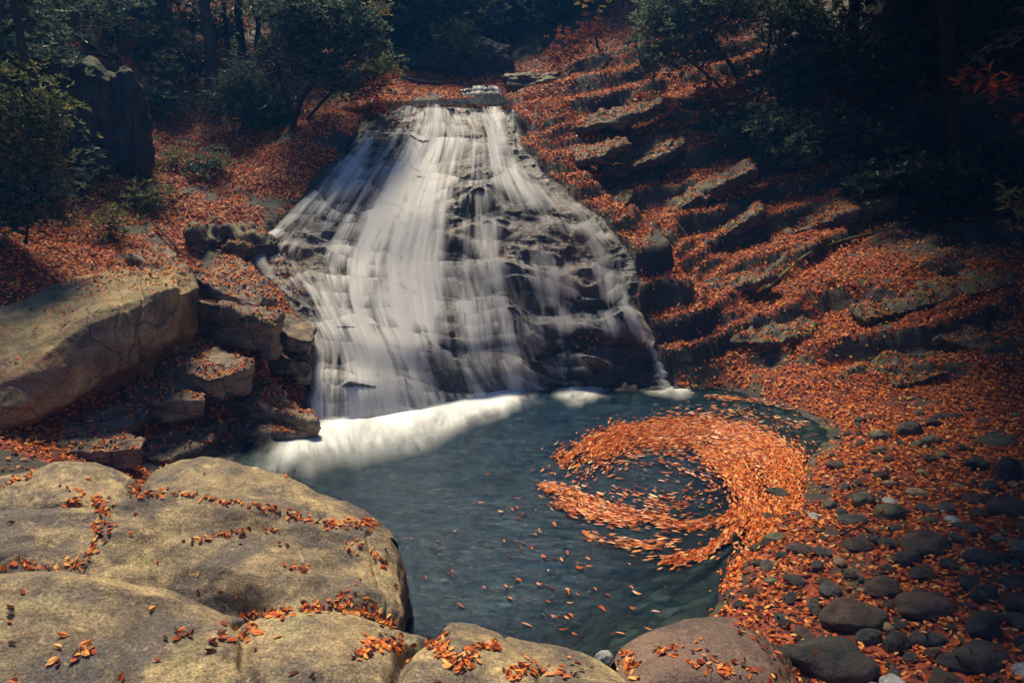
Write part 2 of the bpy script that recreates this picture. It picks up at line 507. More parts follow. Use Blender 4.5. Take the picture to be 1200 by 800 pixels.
gx = axis(-45, -9.0, 9.5, 45, 0.05)
gy = axis(-20, 3.0, 20.5, 65, 0.05)
GX, GY = np.meshgrid(gx, gy)
xy = np.stack([GX.ravel(), GY.ravel()], 1)
hz = base_height(xy)
hz = np.clip(hz, -1.2, 45)
n_low = fbm(np.c_[xy * 0.33, hz * 0.33], 3)
n_mid = fbm(np.c_[xy * 1.1, hz * 1.1] + 7, 4)
# layered rock on the right bank: beds rising to the right, treads and risers
def terrace(q, h, tread=0.72, keep=0.22):
    n = np.floor(q / h); f = q / h - n
    g = np.where(f < tread, keep * f / tread, keep + (1 - keep) * (f - tread) / (1 - tread))
    return (n + g) * h
on_right = sstep(-0.2, 0.7, xy[:, 0] - np.interp(xy[:, 1], [4, 9, 12, 14, 17], [3.5, 2.6, 1.9, 0.6, -0.8])) * sstep(0.15, 0.9, hz)
on_left = sstep(0.3, 1.6, -xy[:, 0] - np.interp(xy[:, 1], [8, 10, 12.5, 15, 17], [2.9, 3.0, 4.3, 3.2, 2.2])) * sstep(0.4, 1.2, hz)
def cells(P, jit=0.9, seed=5):
    """fractured blocks: per-cell random triple and offset from the cell centre"""
    r = np.random.default_rng(seed)
    tab = r.random((64, 64, 5))
    ip = np.floor(P).astype(int)
    best = np.full(len(P), 1e9); val = np.zeros((len(P), 5)); dlt = np.zeros((len(P), 2))
    for dx in (-1, 0, 1):
        for dy in (-1, 0, 1):
            c = ip + [dx, dy]
            t = tab[c[:, 0] % 64, c[:, 1] % 64]
            ctr = c + 0.5 + jit * (t[:, :2] - 0.5)
            d = ((P - ctr) ** 2).sum(1)
            m = d < best
            best[m] = d[m]; val[m] = t[m]; dlt[m] = (P - ctr)[m]
    return val, dlt
near_mask = sstep(26, 19, xy[:, 1])
bedR = 0.26 * xy[:, 0] + 0.05 * xy[:, 1]
wob = np.stack([xy[:, 0] * 0.55 + 0.25 * n_mid, xy[:, 1] * 1.05 - 0.30 * xy[:, 0] + 0.25 * n_low], 1)
cv, cd = cells(wob)
cv2, cd2 = cells(wob * 2.3 + 3.7, seed=9)
blk = 0.55 * (cv[:, 2] - 0.5) + 0.35 * (cv[:, 3] - 0.5) * cd[:, 0] * 2 + 0.20 * (cv2[:, 2] - 0.5) + 0.15 * (cv2[:, 3] - 0.5) * cd2[:, 1] * 2
warpR = 0.40 * n_low + 0.03 * n_mid
qR = hz - bedR + warpR + 0.30 * blk
big_steps = terrace(qR, 0.56, 0.72, 0.12) + bedR
lil_steps = terrace(qR + 0.31, 0.27, 0.70, 0.16) + bedR - 0.31
mixw = sstep(-0.45, 0.15, fbm(np.c_[xy * 0.45, hz * 0] + 31, 2))
stepR = mixw * big_steps + (1 - mixw) * lil_steps - warpR - 0.1 * blk
hz = hz + on_right * near_mask * (stepR - hz) * 0.92
bedL = -0.22 * xy[:, 0]
qL = hz - bedL + 0.3 * n_low + 0.08 * n_mid
stepL = terrace(qL, 0.55, 0.7, 0.3) + bedL - 0.3 * n_low - 0.08 * n_mid
rocky_left = sstep(6.2, 4.6, -xy[:, 0]) * sstep(15.5, 13, xy[:, 1])
hz = hz + on_left * near_mask * (stepL - hz) * (0.25 + 0.6 * rocky_left)
land = sstep(-0.1, 0.5, hz)
hz = hz + land * (0.06 * n_mid + 0.14 * n_low) * sstep(3.0, 6.0, xy[:, 1]) + 0.025 * fbm(np.c_[xy * 4.5, hz * 0.5], 3)
# keep the ground under the slab
slab_bm = BVHTree.FromPolygons([tuple(v) for v in SLAB_ROCK[:, :]], [tuple(f) for f in grid_faces(NR_S, NC_S)])
lo, hi = SLAB_ROCK.min(0) - 0.1, SLAB_ROCK.max(0) + 0.1
cand = np.where((xy[:, 0] > lo[0]) & (xy[:, 0] < hi[0]) & (xy[:, 1] > lo[1]) & (xy[:, 1] < hi[1]))[0]
for i in cand:
    h = slab_bm.ray_cast(Vector((xy[i, 0], xy[i, 1], -3.0)), Vector((0, 0, 1)))
    if h[0] is not None:
        hz[i] = min(hz[i], h[0].z - 0.22)
GZ = hz.reshape(GX.shape)
TV = np.stack([GX, GY, GZ], 2)
TN = grid_normals(TV)
TN *= np.sign(TN[..., 2:3])
nz = TN[..., 2].ravel()
# where fallen leaves have settled
ln = fbm(np.c_[xy * 0.9, hz * 0.9] + 51, 3)
ln2 = fbm(np.c_[xy * 3.2, hz * 3.2] + 77, 2)
slope_ok = sstep(0.42, 0.74, nz + 0.10 * ln2)
wet_edge = sstep(0.0, 0.08, hz)
litter = slope_ok * sstep(-0.85, -0.25, ln + 0.35 * ln2) * wet_edge
bed_right = sstep(0.55, 0.30, hz) * sstep(1.0, 2.0, xy[:, 0]) * (xy[:, 1] < 11)
litter = np.maximum(litter, bed_right * wet_edge * (0.55 + 0.3 * ln))
litter *= np.where((xy[:, 0] < -0.2) & (xy[:, 1] < 6.6), 0.25, 1.0)
litter *= 1 - 0.85 * sstep(21.5, 25, xy[:, 1]) * sstep(-5.5, -3.5, xy[:, 0])
litter *= 1 - 0.75 * sstep(5.5, 8, xy[:, 0]) * sstep(11.5, 13.5, xy[:, 1])  # leaf cover thinned inside the right wood to darken the shaded ground
litter = np.clip(litter, 0, 1)

k = NT("bank_ground")
co = k.coord("Object")
big = k.noise(co, 0.9, 6, 0.6, 0.3); med = k.noise(co, 6.0, 7, 0.7, 0.3); fine = k.noise(co, 45, 3, 0.7)
strat = k.noise(k.mapping(co, (0.8, 0.8, 3.2), (0.05, -0.25, 0)), 1.6, 5, 0.65, 0.5)
rock = k.ramp(big, [(0.32, (0.022, 0.021, 0.024)), (0.5, (0.060, 0.050, 0.044)), (0.7, (0.15, 0.12, 0.085))])
rock = k.mix(k.ramp(strat, [(0.42, 0.75), (0.6, 0.0)]), rock, (0.03, 0.027, 0.028))
rock = k.mix(0.7, rock, k.ramp(fine, [(0.35, 0.4), (0.5, 1.0), (0.65, 1.6)]), 'MULTIPLY')
ge = k.n("ShaderNodeNewGeometry"); sx = k.n("ShaderNodeSeparateXYZ"); k.l(ge.outputs["Normal"], sx.inputs[0])
mo = k.math('MULTIPLY', k.ramp(k.noise(co, 2.2, 6, 0.7), [(0.52, 0.0), (0.64, 0.7)]), k.ramp(sx.outputs[2], [(0.3, 0.0), (0.75, 1.0)]))
rock = k.mix(mo, rock, (0.10, 0.095, 0.028))
vo = k.n("ShaderNodeTexVoronoi"); vo.inputs["Scale"].default_value = 24; k.l(co, vo.inputs["Vector"])
sc_ = k.n("ShaderNodeSeparateColor"); k.l(vo.outputs["Color"], sc_.inputs[0])
lit = k.ramp(sc_.outputs[0], [(0.0, (0.05, 0.014, 0.01)), (0.4, (0.16, 0.03, 0.014)), (0.75, (0.30, 0.055, 0.02)), (1.0, (0.42, 0.11, 0.03))])
edge = k.math('ADD', k.attr("litter"), k.math('MULTIPLY', k.math('SUBTRACT', med, 0.5), 0.9))
col = k.mix(k.ramp(edge, [(0.40, 0.0), (0.60, 0.9)]), rock, lit)
hgt = k.math('ADD', k.math('ADD', med, k.math('MULTIPLY', fine, 0.25)), k.math('MULTIPLY', strat, 0.9))
sp_ = k.n("ShaderNodeSeparateXYZ"); k.l(co, sp_.inputs[0])
vb = k.n("ShaderNodeTexVoronoi"); vb.inputs["Scale"].default_value = 7; vb.inputs["Randomness"].default_value = 0.9; k.l(co, vb.inputs["Vector"])
sb_ = k.n("ShaderNodeSeparateColor"); k.l(vb.outputs["Color"], sb_.inputs[0])
peb = k.ramp(sb_.outputs[0], [(0.0, (0.10, 0.085, 0.07)), (0.4, (0.22, 0.19, 0.16)), (0.7, (0.32, 0.20, 0.12)), (1.0, (0.42, 0.38, 0.33))])
peb = k.mix(1.0, peb, k.ramp(vb.outputs["Distance"], [(0.0, 1.0), (0.55, 0.8), (0.8, 0.25)]), 'MULTIPLY')
col = k.mix(k.ramp(k.math('MULTIPLY', sp_.outputs[2], -12.0), [(0.0, 0.0), (0.5, 1.0)]), col, peb)
k.set(color=col, rough=0.7, normal=k.bump(hgt, 0.8, 0.06), spec=0.3)
M_ground = k.m
me = mesh_np("terrain", TV.reshape(-1, 3), grid_faces(*GX.shape)[:, ::-1], M_ground, attrs={"litter": litter})
terrain = tag(link("terrain", me), kind='structure')
TERR = BVHTree.FromPolygons([tuple(v) for v in TV.reshape(-1, 3)], [tuple(f) for f in grid_faces(*GX.shape)])

def cast(px, py):
    """point where the sight line of a photo pixel meets ground (or the pool)"""
    d = Vector(ray(px, py)); o = Vector((0, 0, CAM_H))
    h = TERR.ray_cast(o, d.normalized())
    p = np.array(h[0]) if h[0] is not None else at(px, py, 20)
    if p[2] < 0: p = on_z(px, py, 0.0)
    return p
def depth_of(p): return float(project(p)[2][0])

# slab mesh with margins that dive into the banks
sr = SLAB_ROCK.reshape(NR_S, NC_S, 3)
left1 = sr[:, :1] + np.array([-0.25, 0.30, -0.22]); left2 = sr[:, :1] + np.array([-0.6, 0.9, -0.9])
rgt1 = sr[:, -1:] + np.array([0.25, 0.30, -0.22]); rgt2 = sr[:, -1:] + np.array([0.6, 0.9, -0.9])
full = np.concatenate([left2, left1, sr, rgt1, rgt2], 1)
bot = full[-1:] + np.array([0, 0.05, -0.8])
top1 = full[:1] + np.array([0, 0.5, -0.02]); top2 = full[:1] + np.array([0, 1.5, -0.35])
full = np.concatenate([top2, top1, full, bot], 0)
k = NT("wet_rock")
co = k.coord("Object")
big = k.noise(co, 1.1, 6, 0.6, 0.5); med = k.noise(co, 5.0, 7, 0.7, 0.3); fine = k.noise(co, 35, 4, 0.7)
fl = k.noise(k.mapping(co, (9, 1.5, 1.5)), 1.6, 6, 0.65, 0.4)
st_ = k.noise(k.mapping(co, (0.8, 0.8, 9.0)), 1.4, 5, 0.65, 0.7)
col = k.ramp(big, [(0.3, (0.025, 0.030, 0.038)), (0.5, (0.075, 0.076, 0.082)), (0.7, (0.165, 0.135, 0.105))])
col = k.mix(k.ramp(k.noise(co, 0.75, 5, 0.6, 0.6), [(0.46, 0.0), (0.62, 0.8)]), col, (0.17, 0.085, 0.052))
col = k.mix(k.ramp(fl, [(0.40, 0.65), (0.58, 0.0)]), col, (0.016, 0.018, 0.022))
col = k.mix(k.ramp(st_, [(0.36, 0.6), (0.48, 0.0)]), col, (0.014, 0.014, 0.016))
col = k.mix(0.5, col, k.ramp(fine, [(0.35, 0.5), (0.5, 1.0), (0.65, 1.6)]), 'MULTIPLY')
hgt = k.math('ADD', k.math('ADD', med, k.math('MULTIPLY', fine, 0.2)), k.math('MULTIPLY', st_, 0.6))
k.set(color=col, rough=k.ramp(med, [(0.35, 0.22), (0.65, 0.5)]), normal=k.bump(hgt, 0.9, 0.06), spec=0.5)
M_wet = k.m
base = np.array([0.0, 11.0, 0.0])
me = mesh_np("rock_slab", rebase(full.reshape(-1, 3), base), grid_faces(*full.shape[:2]), M_wet)
slab = tag(link("rock_slab", me, loc=base), "broad stepped slab of dark wet rock that the waterfall slides down", "rock slab")

# ------------------------------------------------------------------ waterfall
STREAMS_MAIN = [
 ([(512,138,16,.55),(495,165,28,.8),(478,200,42,1.0),(470,240,56,1.0),(466,290,64,1.05),(462,340,66,1.05),(452,390,64,1.0),(444,440,66,1.0),(436,492,76,1.05)]),
 ([(515,260,50,.30),(515,320,70,.42),(510,400,75,.48),(505,480,80,.45)]),
 ([(540,150,30,.35),(540,200,30,.35),(545,260,22,.4),(538,330,16,.75),(545,390,16,.75),(555,440,18,.65),(562,476,18,.6)]),
 ([(572,270,12,.6),(578,320,16,.75),(588,370,12,.6),(598,410,10,.75),(606,458,12,.75)]),
 ([(605,430,34,.25),(625,458,34,.4)]),
]
STREAMS_LEFT = [
 ([(430,172,10,.9),(420,192,16,.9),(404,225,22,.8),(392,275,22,.62),(392,325,22,.7),(386,375,20,.9),(380,430,18,.95),(374,494,22,1.0)]),
 ([(405,200,12,.55),(372,232,11,.6),(335,262,11,.65),(305,287,10,.85),(293,299,7,.8)]),
 ([(300,302,7,.6),(322,315,6,.55),(350,326,6,.5),(370,345,7,.6),(374,368,8,.7)]),
 ([(350,250,26,.35),(340,290,26,.22),(365,320,16,.3)]),
]
STREAMS_RIGHT = [
 ([(578,134,15,.95),(580,160,13,1.0),(581,190,14,.95),(596,214,20,.85),(618,230,24,.65),(655,245,20,.6),(688,264,14,.7),(700,295,14,.7),(714,330,18,.85),(728,362,16,.85),(748,388,12,.8),(768,412,9,.9),(779,448,9,.95)]),
 ([(640,372,14,.5),(690,378,18,.65),(735,384,14,.65)]),
 ([(628,300,14,.5),(636,328,20,.8),(640,356,16,.6)]),
 ([(664,315,10,.4),(668,345,10,.45)]),
 ([(684,418,14,.25),(682,455,22,.6)]),
 ([(655,400,6,.3),(660,455,8,.45)]),
 ([(720,340,26,.35),(700,300,30,.3),(560,180,30,.25),(590,240,30,.3)]),
]
pxv = PXG.reshape(-1, 3)[:, :2]
def stream_density(streams):
    den = np.zeros(len(pxv))
    for s in streams:
        pts = catmull(np.array(s, float), 80)
        best = np.zeros(len(pxv))
        for x, y, w, d in pts:
            w = w * 0.86
            q = ((pxv[:, 0] - x) / w) ** 2 + ((pxv[:, 1] - y) / 9.0) ** 2 * 0.6
            best = np.maximum(best, d * np.exp(-np.where(((pxv[:, 0] - x) / w) ** 2 > 1, q * 1.15, q * 0.8) * 0.85))
        den = np.maximum(den, best)
    return den
def veil_mat(name, seed, fill=0.0):
    k = NT(name)
    uvn = k.n("ShaderNodeTexCoord").outputs["UV"]
    m = k.n("ShaderNodeMapping"); k.l(uvn, m.inputs["Vector"])
    m.inputs["Scale"].default_value = (30, 2.2, 1); m.inputs["Location"].default_value = (seed, seed, 0)
    s1a = k.noise(m.outputs[0], 1.0, 3, 0.55, 0.35)
    cb = k.n("ShaderNodeCombineXYZ"); k.l(k.attr("ledge"), cb.inputs[2])
    va = k.n("ShaderNodeVectorMath", operation='ADD'); k.l(m.outputs[0], va.inputs[0]); k.l(cb.outputs[0], va.inputs[1])
    s1b = k.noise(va.outputs[0], 1.3, 4, 0.6, 0.5)
    s1 = k.math('ADD', k.math('MULTIPLY', s1a, 0.64), k.math('MULTIPLY', s1b, 0.36))
    m2 = k.n("ShaderNodeMapping"); k.l(uvn, m2.inputs["Vector"])
    m2.inputs["Scale"].default_value = (85, 3.4, 1); m2.inputs["Location"].default_value = (seed * 3, 0, 0)
    s2 = k.noise(m2.outputs[0], 1.0, 3, 0.6, 0.1)
    m3 = k.n("ShaderNodeMapping"); k.l(uvn, m3.inputs["Vector"])
    m3.inputs["Scale"].default_value = (13, 1.7, 1); m3.inputs["Location"].default_value = (0, seed, 0)
    s3 = k.noise(m3.outputs[0], 1.0, 4, 0.6, 0.3)
    st = k.math('ADD', k.math('ADD', k.math('MULTIPLY', s1, 0.85), k.math('MULTIPLY', s2, 0.14)), k.math('MULTIPLY', s3, 0.96))   # mean about 0.95
    d = k.attr("flow")
    a = k.math('ADD', d, k.math('MULTIPLY', k.math('SUBTRACT', st, 1.0 - fill), 2.3))
    a = k.math('ADD', a, k.math('MULTIPLY', k.attr('lip'), 0.25))
    a = k.math('ADD', a, k.math('MULTIPLY', k.math('MULTIPLY', k.math('SUBTRACT', s1b, 0.47), k.attr('lip')), 5.5))
    al = k.ramp(a, [(0.20, 0.0), (0.58, 0.45), (0.95, 0.97)])
    al = k.math('MULTIPLY', al, k.ramp(d, [(0.03, 0.0), (0.22, 1.0)]))
    k.set(color=(0.94, 0.94, 0.91), rough=0.5, spec=0.3)
    nrm = k.bump(k.math('ADD', s1, k.math('MULTIPLY', s2, 0.4)), 0.5, 0.05)
    k.set(normal=nrm)
    tl = k.n("ShaderNodeBsdfTranslucent"); tl.inputs[0].default_value = (0.92, 0.92, 0.89, 1)
    mx = k.n("ShaderNodeMixShader"); mx.inputs[0].default_value = 0.5
    k.l(k.b.outputs[0], mx.inputs[1]); k.l(tl.outputs[0], mx.inputs[2])
    tr = k.n("ShaderNodeBsdfTransparent")
    ms = k.n("ShaderNodeMixShader")
    k.l(al, ms.inputs[0]); k.l(tr.outputs[0], ms.inputs[1]); k.l(mx.outputs[0], ms.inputs[2])
    k.l(ms.outputs[0], k.out.inputs["Surface"])
    return k.m
wf_base = np.array([-1.2, 10.6, 0.0])
waterfall = tag(empty("waterfall", wf_base), "silky white waterfall fanning down the dark stepped slab into the pool", "waterfall")
UVG = np.stack([uu.ravel(), vv.ravel()], 1)
def make_veil(name, streams, seed, lift, fill=0.0, thin=0.0):
    den = stream_density(streams)
    den = np.maximum(den, thin) * sstep(-0.005, 0.05, uu.ravel() + 0.03 * perlin(np.c_[vv.ravel() * 14, vv.ravel() * 0, vv.ravel() * 0])) * sstep(0.0, 0.02, 1 - uu.ravel())
    P = VEIL + out_dir * lift
    f = grid_faces(NR_S, NC_S)
    keep = den[f].max(1) > 0.02
    f = f[keep]
    used = np.unique(f); remap = np.full(len(P), -1); remap[used] = np.arange(len(used))
    me = mesh_np(name, rebase(P[used], wf_base), remap[f], veil_mat(name + "_white", seed, fill), attrs={"flow": den[used], "ledge": LEDGE[used], "lip": LIP[used]}, uv=UVG[used])
    return link(name, me, waterfall)
make_veil("main_veil", STREAMS_MAIN, 2.0, 0.020, 0.07)
make_veil("side_veil", STREAMS_LEFT, 5.0, 0.034)
make_veil("side_veil", STREAMS_RIGHT, 8.0, 0.048)
make_veil("thin_film", [[(500,150,40,.2),(500,480,60,.2)]], 11.0, 0.006, 0.0, 0.16)

# foam where the falls meet the pool: fringe strips that thin out over the water
def foam_strip(name, inner, outer, seed, hgt, dens):
    n = 160; m = 26
    I = catmull(np.array(inner, float), n); O = catmull(np.array(outer, float), n)
    V, D, U = [], [], []
    for j in range(m):
        f = j / (m - 1)
        for i in range(n):
            a = on_z(I[i, 0], I[i, 1], 0.0); b = on_z(O[i, 0], O[i, 1], 0.0)
            p = a * (1 - f) + b * f
            p[2] = 0.018 + hgt * (1 - f) ** 2 * (0.75 + 0.35 * math.sin(i * 0.31 + seed) * math.sin(i * 0.13)) * math.sin(math.pi * min(1, (i + 2) / 14)) if f < 1 else 0.018
            V.append(p); D.append(dens * (1 - f) ** 0.8 * min(1, i / 26, (n - 1 - i) / 26)); U.append((i / n * dens_u(inner), f))
    k = NT(name + "_white")
    uvn = k.n("ShaderNodeTexCoord").outputs["UV"]
    m1 = k.n("ShaderNodeMapping"); k.l(uvn, m1.inputs["Vector"]); m1.inputs["Scale"].default_value = (7, 1.6, 1); m1.inputs["Location"].default_value = (seed, 0, 0)
    s1 = k.noise(m1.outputs[0], 1.0, 6, 0.6, 0.5)
    m2 = k.n("ShaderNodeMapping"); k.l(uvn, m2.inputs["Vector"]); m2.inputs["Scale"].default_value = (3.5, 1.0, 1)
    s2 = k.noise(m2.outputs[0], 1.0, 4, 0.6, 0.3)
    st = k.math('ADD', k.math('MULTIPLY', s1, 0.7), k.math('MULTIPLY', s2, 0.8))
    d = k.attr("flow")
    a = k.math('ADD', d, k.math('MULTIPLY', k.math('SUBTRACT', st, 0.75), 1.5))
    al = k.math('MULTIPLY', k.ramp(a, [(0.0, 0.0), (0.5, 0.40), (1.1, 0.95)]), k.ramp(d, [(0.0, 0.0), (0.6, 1.0)]))
    k.set(color=(0.80, 0.83, 0.81), rough=0.7, spec=0.2)
    tr = k.n("ShaderNodeBsdfTransparent"); ms = k.n("ShaderNodeMixShader")
    k.l(al, ms.inputs[0]); k.l(tr.outputs[0], ms.inputs[1]); k.l(k.b.outputs[0], ms.inputs[2]); k.l(ms.outputs[0], k.out.inputs["Surface"])
    me = mesh_np(name, rebase(V, wf_base), grid_faces(m, n), k.m, attrs={"flow": D}, uv=U)
    return link(name, me, waterfall)
def dens_u(inner):
    a = on_z(*inner[0], 0.0); b = on_z(*inner[-1], 0.0)
    return float(np.linalg.norm(a - b)) / 1.5
foam_strip("foam", [(315,515),(345,500),(370,488),(420,482),(480,477),(540,468),(600,456),(632,453)],
                   [(255,560),(320,575),(400,560),(440,550),(500,535),(550,510),(610,488),(650,470)], 1.0, 0.24, 1.15)
foam_strip("foam", [(648,456),(670,455),(690,454),(716,453)], [(640,470),(668,482),(690,480),(725,466)], 4.0, 0.05, 0.8)
foam_strip("foam", [(756,453),(775,453),(792,453),(806,454)], [(748,463),(772,470),(800,472),(822,464)], 6.0, 0.05, 0.8)

# ------------------------------------------------------------------ pool and stream water
wx = np.arange(-6.5, 7.0, 0.06); wy = np.arange(2.2, 12.6, 0.06)
WX, WY = np.meshgrid(wx, wy)
wd = np.clip(-base_height(np.stack([WX.ravel(), WY.ravel()], 1)), 0, 2)
wz = 0.006 * fbm(np.c_[WX.ravel() * 1.6, WY.ravel() * 1.6, WX.ravel() * 0], 3)
k = NT("pool_water")
co = k.coord("Object")
w1 = k.noise(k.mapping(co, (1.0, 2.6, 1), (0, 0, 0.5)), 2.2, 7, 0.68, 1.6)
w2 = k.noise(k.mapping(co, (1.2, 4.0, 1), (0, 0, -0.35)), 5.0, 5, 0.65, 1.2)
mixw_ = k.math('ADD', k.math('MULTIPLY', w1, 0.6), k.math('MULTIPLY', w2, 0.4))
col = k.ramp(mixw_, [(0.36, (0.001, 0.010, 0.020)), (0.49, (0.003, 0.021, 0.046)), (0.61, (0.016, 0.062, 0.105)), (0.74, (0.10, 0.17, 0.23))])  # pale stops paint ripple highlights into the water colour
k.set(color=col, rough=0.12, spec=0.24, normal=k.bump(mixw_, 0.6, 0.05))
tr = k.n("ShaderNodeBsdfTransparent"); tr.inputs[0].default_value = (0.38, 0.52, 0.56, 1)
ms = k.n("ShaderNodeMixShader")
k.l(k.ramp(k.attr("depth"), [(0.0, 0.12), (0.28, 0.34), (0.7, 0.76)]), ms.inputs[0])
k.l(tr.outputs[0], ms.inputs[1]); k.l(k.b.outputs[0], ms.inputs[2]); k.l(ms.outputs[0], k.out.inputs["Surface"])
M_water = k.m
me = mesh_np("water", np.c_[WX.ravel(), WY.ravel(), wz], grid_faces(*WX.shape)[:, ::-1], M_water, attrs={"depth": wd})
water = tag(link("water", me), kind='structure')

# the little stream that feeds the falls, and its upper cascade
SB = [[(415,133,15.7),(480,127,15.55),(545,125,15.55),(604,127,15.45)],[(428,124,16.6),(490,121,16.5),(550,119,16.5),(598,121,16.4)],[(520,118,17.3),(545,117,17.3),(570,116,17.2),(592,117,17.2)],
      [(536,113,17.7),(552,112,17.7),(572,111.5,17.7),(590,113,17.7)],[(540,106,17.9),(555,105,17.9),(572,104.5,17.9),(586,106,17.9)],[(545,104,19.2),(556,103.4,19.2),(570,103.2,19.2),(580,103.6,19.2)],[(540,100,22),(552,99.5,22),(566,99.5,22),(574,99.8,22)]]
G = loft(np.array([[at(*p) for p in r] for r in SB]), 90, 60)
G[..., 2] += 0.05
u_, v_ = np.meshgrid(np.linspace(0, 1, 60), np.linspace(0, 1, 90))
fw = (sstep(.40, .5, v_) * sstep(.74, .66, v_) * sstep(.12, .45, u_) * sstep(1.0, .8, u_) * (0.45 + 1.1 * perlin(np.c_[u_.ravel() * 9, v_.ravel() * 0, v_.ravel() * 0]).reshape(v_.shape))).ravel()
me = mesh_np("stream_water", G.reshape(-1, 3), grid_faces(90, 60), M_water, attrs={"depth": np.full(5400, .4)})
tag(link("stream_water", me), kind='structure')
G2 = G[34:68] + np.array([0, -0.02, 0.025])
me = mesh_np("cascade", rebase(G2.reshape(-1, 3), G2[16, 30]), grid_faces(34, 60), veil_mat("cascade_white", 3.0, 0.1), attrs={"flow": fw.reshape(90, 60)[34:68].ravel(), "ledge": np.zeros(34*60), "lip": np.zeros(34*60)}, uv=np.stack([u_[34:68].ravel() * .3, v_[34:68].ravel()], 1))
tag(link("cascade", me, loc=G2[16, 30]), "small white cascade dropping into the stream above the big waterfall", "cascade")
# ------------------------------------------------------------------ big foreground boulders (lofted from their own sections)
SURF = []                                        # (object, verts world, faces) that leaves can settle on
def loft_rock(name, rows, nr, nc, mat, label, cat, lump=(0.8, 0.06), grit=(6, 0.008), extra=None, group=None, cracks=0.0, creases=(), sharp=False):
    """rows: list of rows; each row a list of points: (px,py,t) or a world np.array"""
    Wp = np.array([[p if isinstance(p, np.ndarray) else at(*p) for p in r] for r in rows])
    G = loft(Wp, nr, nc, sharp)
    N = grid_normals(G)
    if np.mean(N[..., 2]) < 0: N = -N
    f = G.reshape(-1, 3); n = N.reshape(-1, 3)
    d = lump[1] * fbm(f * lump[0], 4) + grit[1] * fbm(f * grit[0], 4, 0.6)
    for (cx, cw, cdp) in creases:                 # a groove running down the rock, as a column fraction with its wander
        u = np.tile(np.linspace(0, 1, nc), nr); v = np.repeat(np.linspace(0, 1, nr), nc)
        cen = cx + 0.03 * np.sin(v * 7 + cx * 20) + 0.02 * perlin(np.c_[v * 6, v * 0 + cx * 9, v * 0])
        d = d - cdp * np.exp(-((u - cen) / cw) ** 2)
    if extra is not None: d = d + extra(f)
    f = f + n * d[:, None]
    base = np.array([f[:, 0].mean(), f[:, 1].mean(), f[:, 2].min()])
    faces = grid_faces(nr, nc)
    me = mesh_np(name, rebase(f, base), faces, mat)
    # outward normals
    if np.mean([p.normal.z for p in list(me.polygons)[::97]]) < 0: me.flip_normals()
    o = tag(link(name, me, loc=base), label, cat, group)
    SURF.append((o, f, faces))
    return o

def rows_from(px, specs):
    """specs: list of (py list, t list)"""
    return [[(x, y, t) for x, y, t in zip(px, ys, ts)] for ys, ts in specs]
def dropped(row, dy, dz):
    return [at(*p) + np.array([0, dy, dz]) for p in row]

# lowest boulder along the bottom of the frame
px = [-140, -60, 0, 60, 120, 180, 230, 270, 300, 350, 400, 440, 475, 500, 530, 570, 610, 660, 705, 735, 752]
cy = [678, 676, 675, 676, 681, 692, 712, 726, 727, 722, 727, 737, 746, 747, 734, 740, 751, 763, 779, 797, 815]
ct = [3.25, 3.3, 3.35, 3.38, 3.4, 3.45, 3.5, 3.55, 3.6, 3.6, 3.62, 3.66, 3.7, 3.74, 3.78, 3.82, 3.84, 3.85, 3.83, 3.78, 3.74]
cr = [(a, b, c) for a, b, c in zip(px, cy, ct)]
y1 = [c + (800 - c) * 0.16 for c in cy]; t1 = [c * 0.975 for c in ct]
y2 = [c + (815 - c) * 0.50 for c in cy]; t2 = [c * 0.915 for c in ct]
y3 = [c + (850 - c) * 0.9 for c in cy]; t3 = [c * 0.845 for c in ct]
lowA = [at(a, 800, 2.7) * np.array([1.05, 0, 0]) + np.array([0, 1.6, 0.75 - 0.0004 * max(0, a - 300)]) for a in px]
lowB = [at(a, 800, 2.7) * np.array([1.1, 0, 0]) + np.array([0, -0.8, 0.6 - 0.0004 * max(0, a - 300)]) for a in px]
rowsA = [dropped(cr, 0.35, -1.3), dropped(cr, 0.33, -0.5), dropped(cr, 0.17, -0.08), cr] + rows_from(px, [(y1, t1), (y2, t2), (y3, t3)]) + [lowA, lowB]
loft_rock("boulder", rowsA, 260, 420, M_granite, "long pale tan boulder along the bottom edge, its smooth crest dotted with leaves", "boulder",
          lump=(1.3, 0.022), grit=(9, 0.004), extra=lambda f: -0.035 * np.abs(fbm(np.c_[f[:, 0] * 1.0 + f[:, 1] * .4, f[:, 1] * 2.0 - f[:, 0] * .6, f[:, 2]] + 14, 3)), creases=((0.395, 0.012, 0.05), (0.63, 0.016, 0.09), (0.80, 0.006, 0.03), (0.22, 0.02, 0.02)))

# the middle boulder with its rounded right end over the pool
px = [-140, -60, 0, 60, 120, 170, 230, 290, 340, 390, 425, 450, 463, 468]
cy = [612, 606, 600, 597, 590, 580, 578, 592, 606, 616, 624, 636, 652, 672]
ct = [4.76, 4.8, 4.84, 4.88, 4.9, 4.93, 4.98, 5.0, 5.03, 5.06, 5.08, 5.08, 5.08, 5.04]
cr = [(a, b, c) for a, b, c in zip(px, cy, ct)]
mid = ([638, 636, 634, 634, 632, 628, 628, 636, 646, 654, 660, 668, 680, 694], [4.54, 4.54, 4.58, 4.6, 4.63, 4.68, 4.74, 4.78, 4.82, 4.86, 4.88, 4.88, 4.88, 4.86])
md2 = ([664, 663, 662, 660, 660, 662, 664, 668, 680, 690, 695, 702, 710, 718], [4.44, 4.44, 4.46, 4.47, 4.48, 4.52, 4.54, 4.44, 4.52, 4.58, 4.62, 4.66, 4.68, 4.68])
low = ([705, 704, 702, 700, 706, 716, 726, 728, 730, 733, 736, 738, 742, 746], [4.3, 4.3, 4.3, 4.3, 4.31, 4.32, 4.34, 4.36, 4.22, 4.3, 4.36, 4.42, 4.48, 4.5])
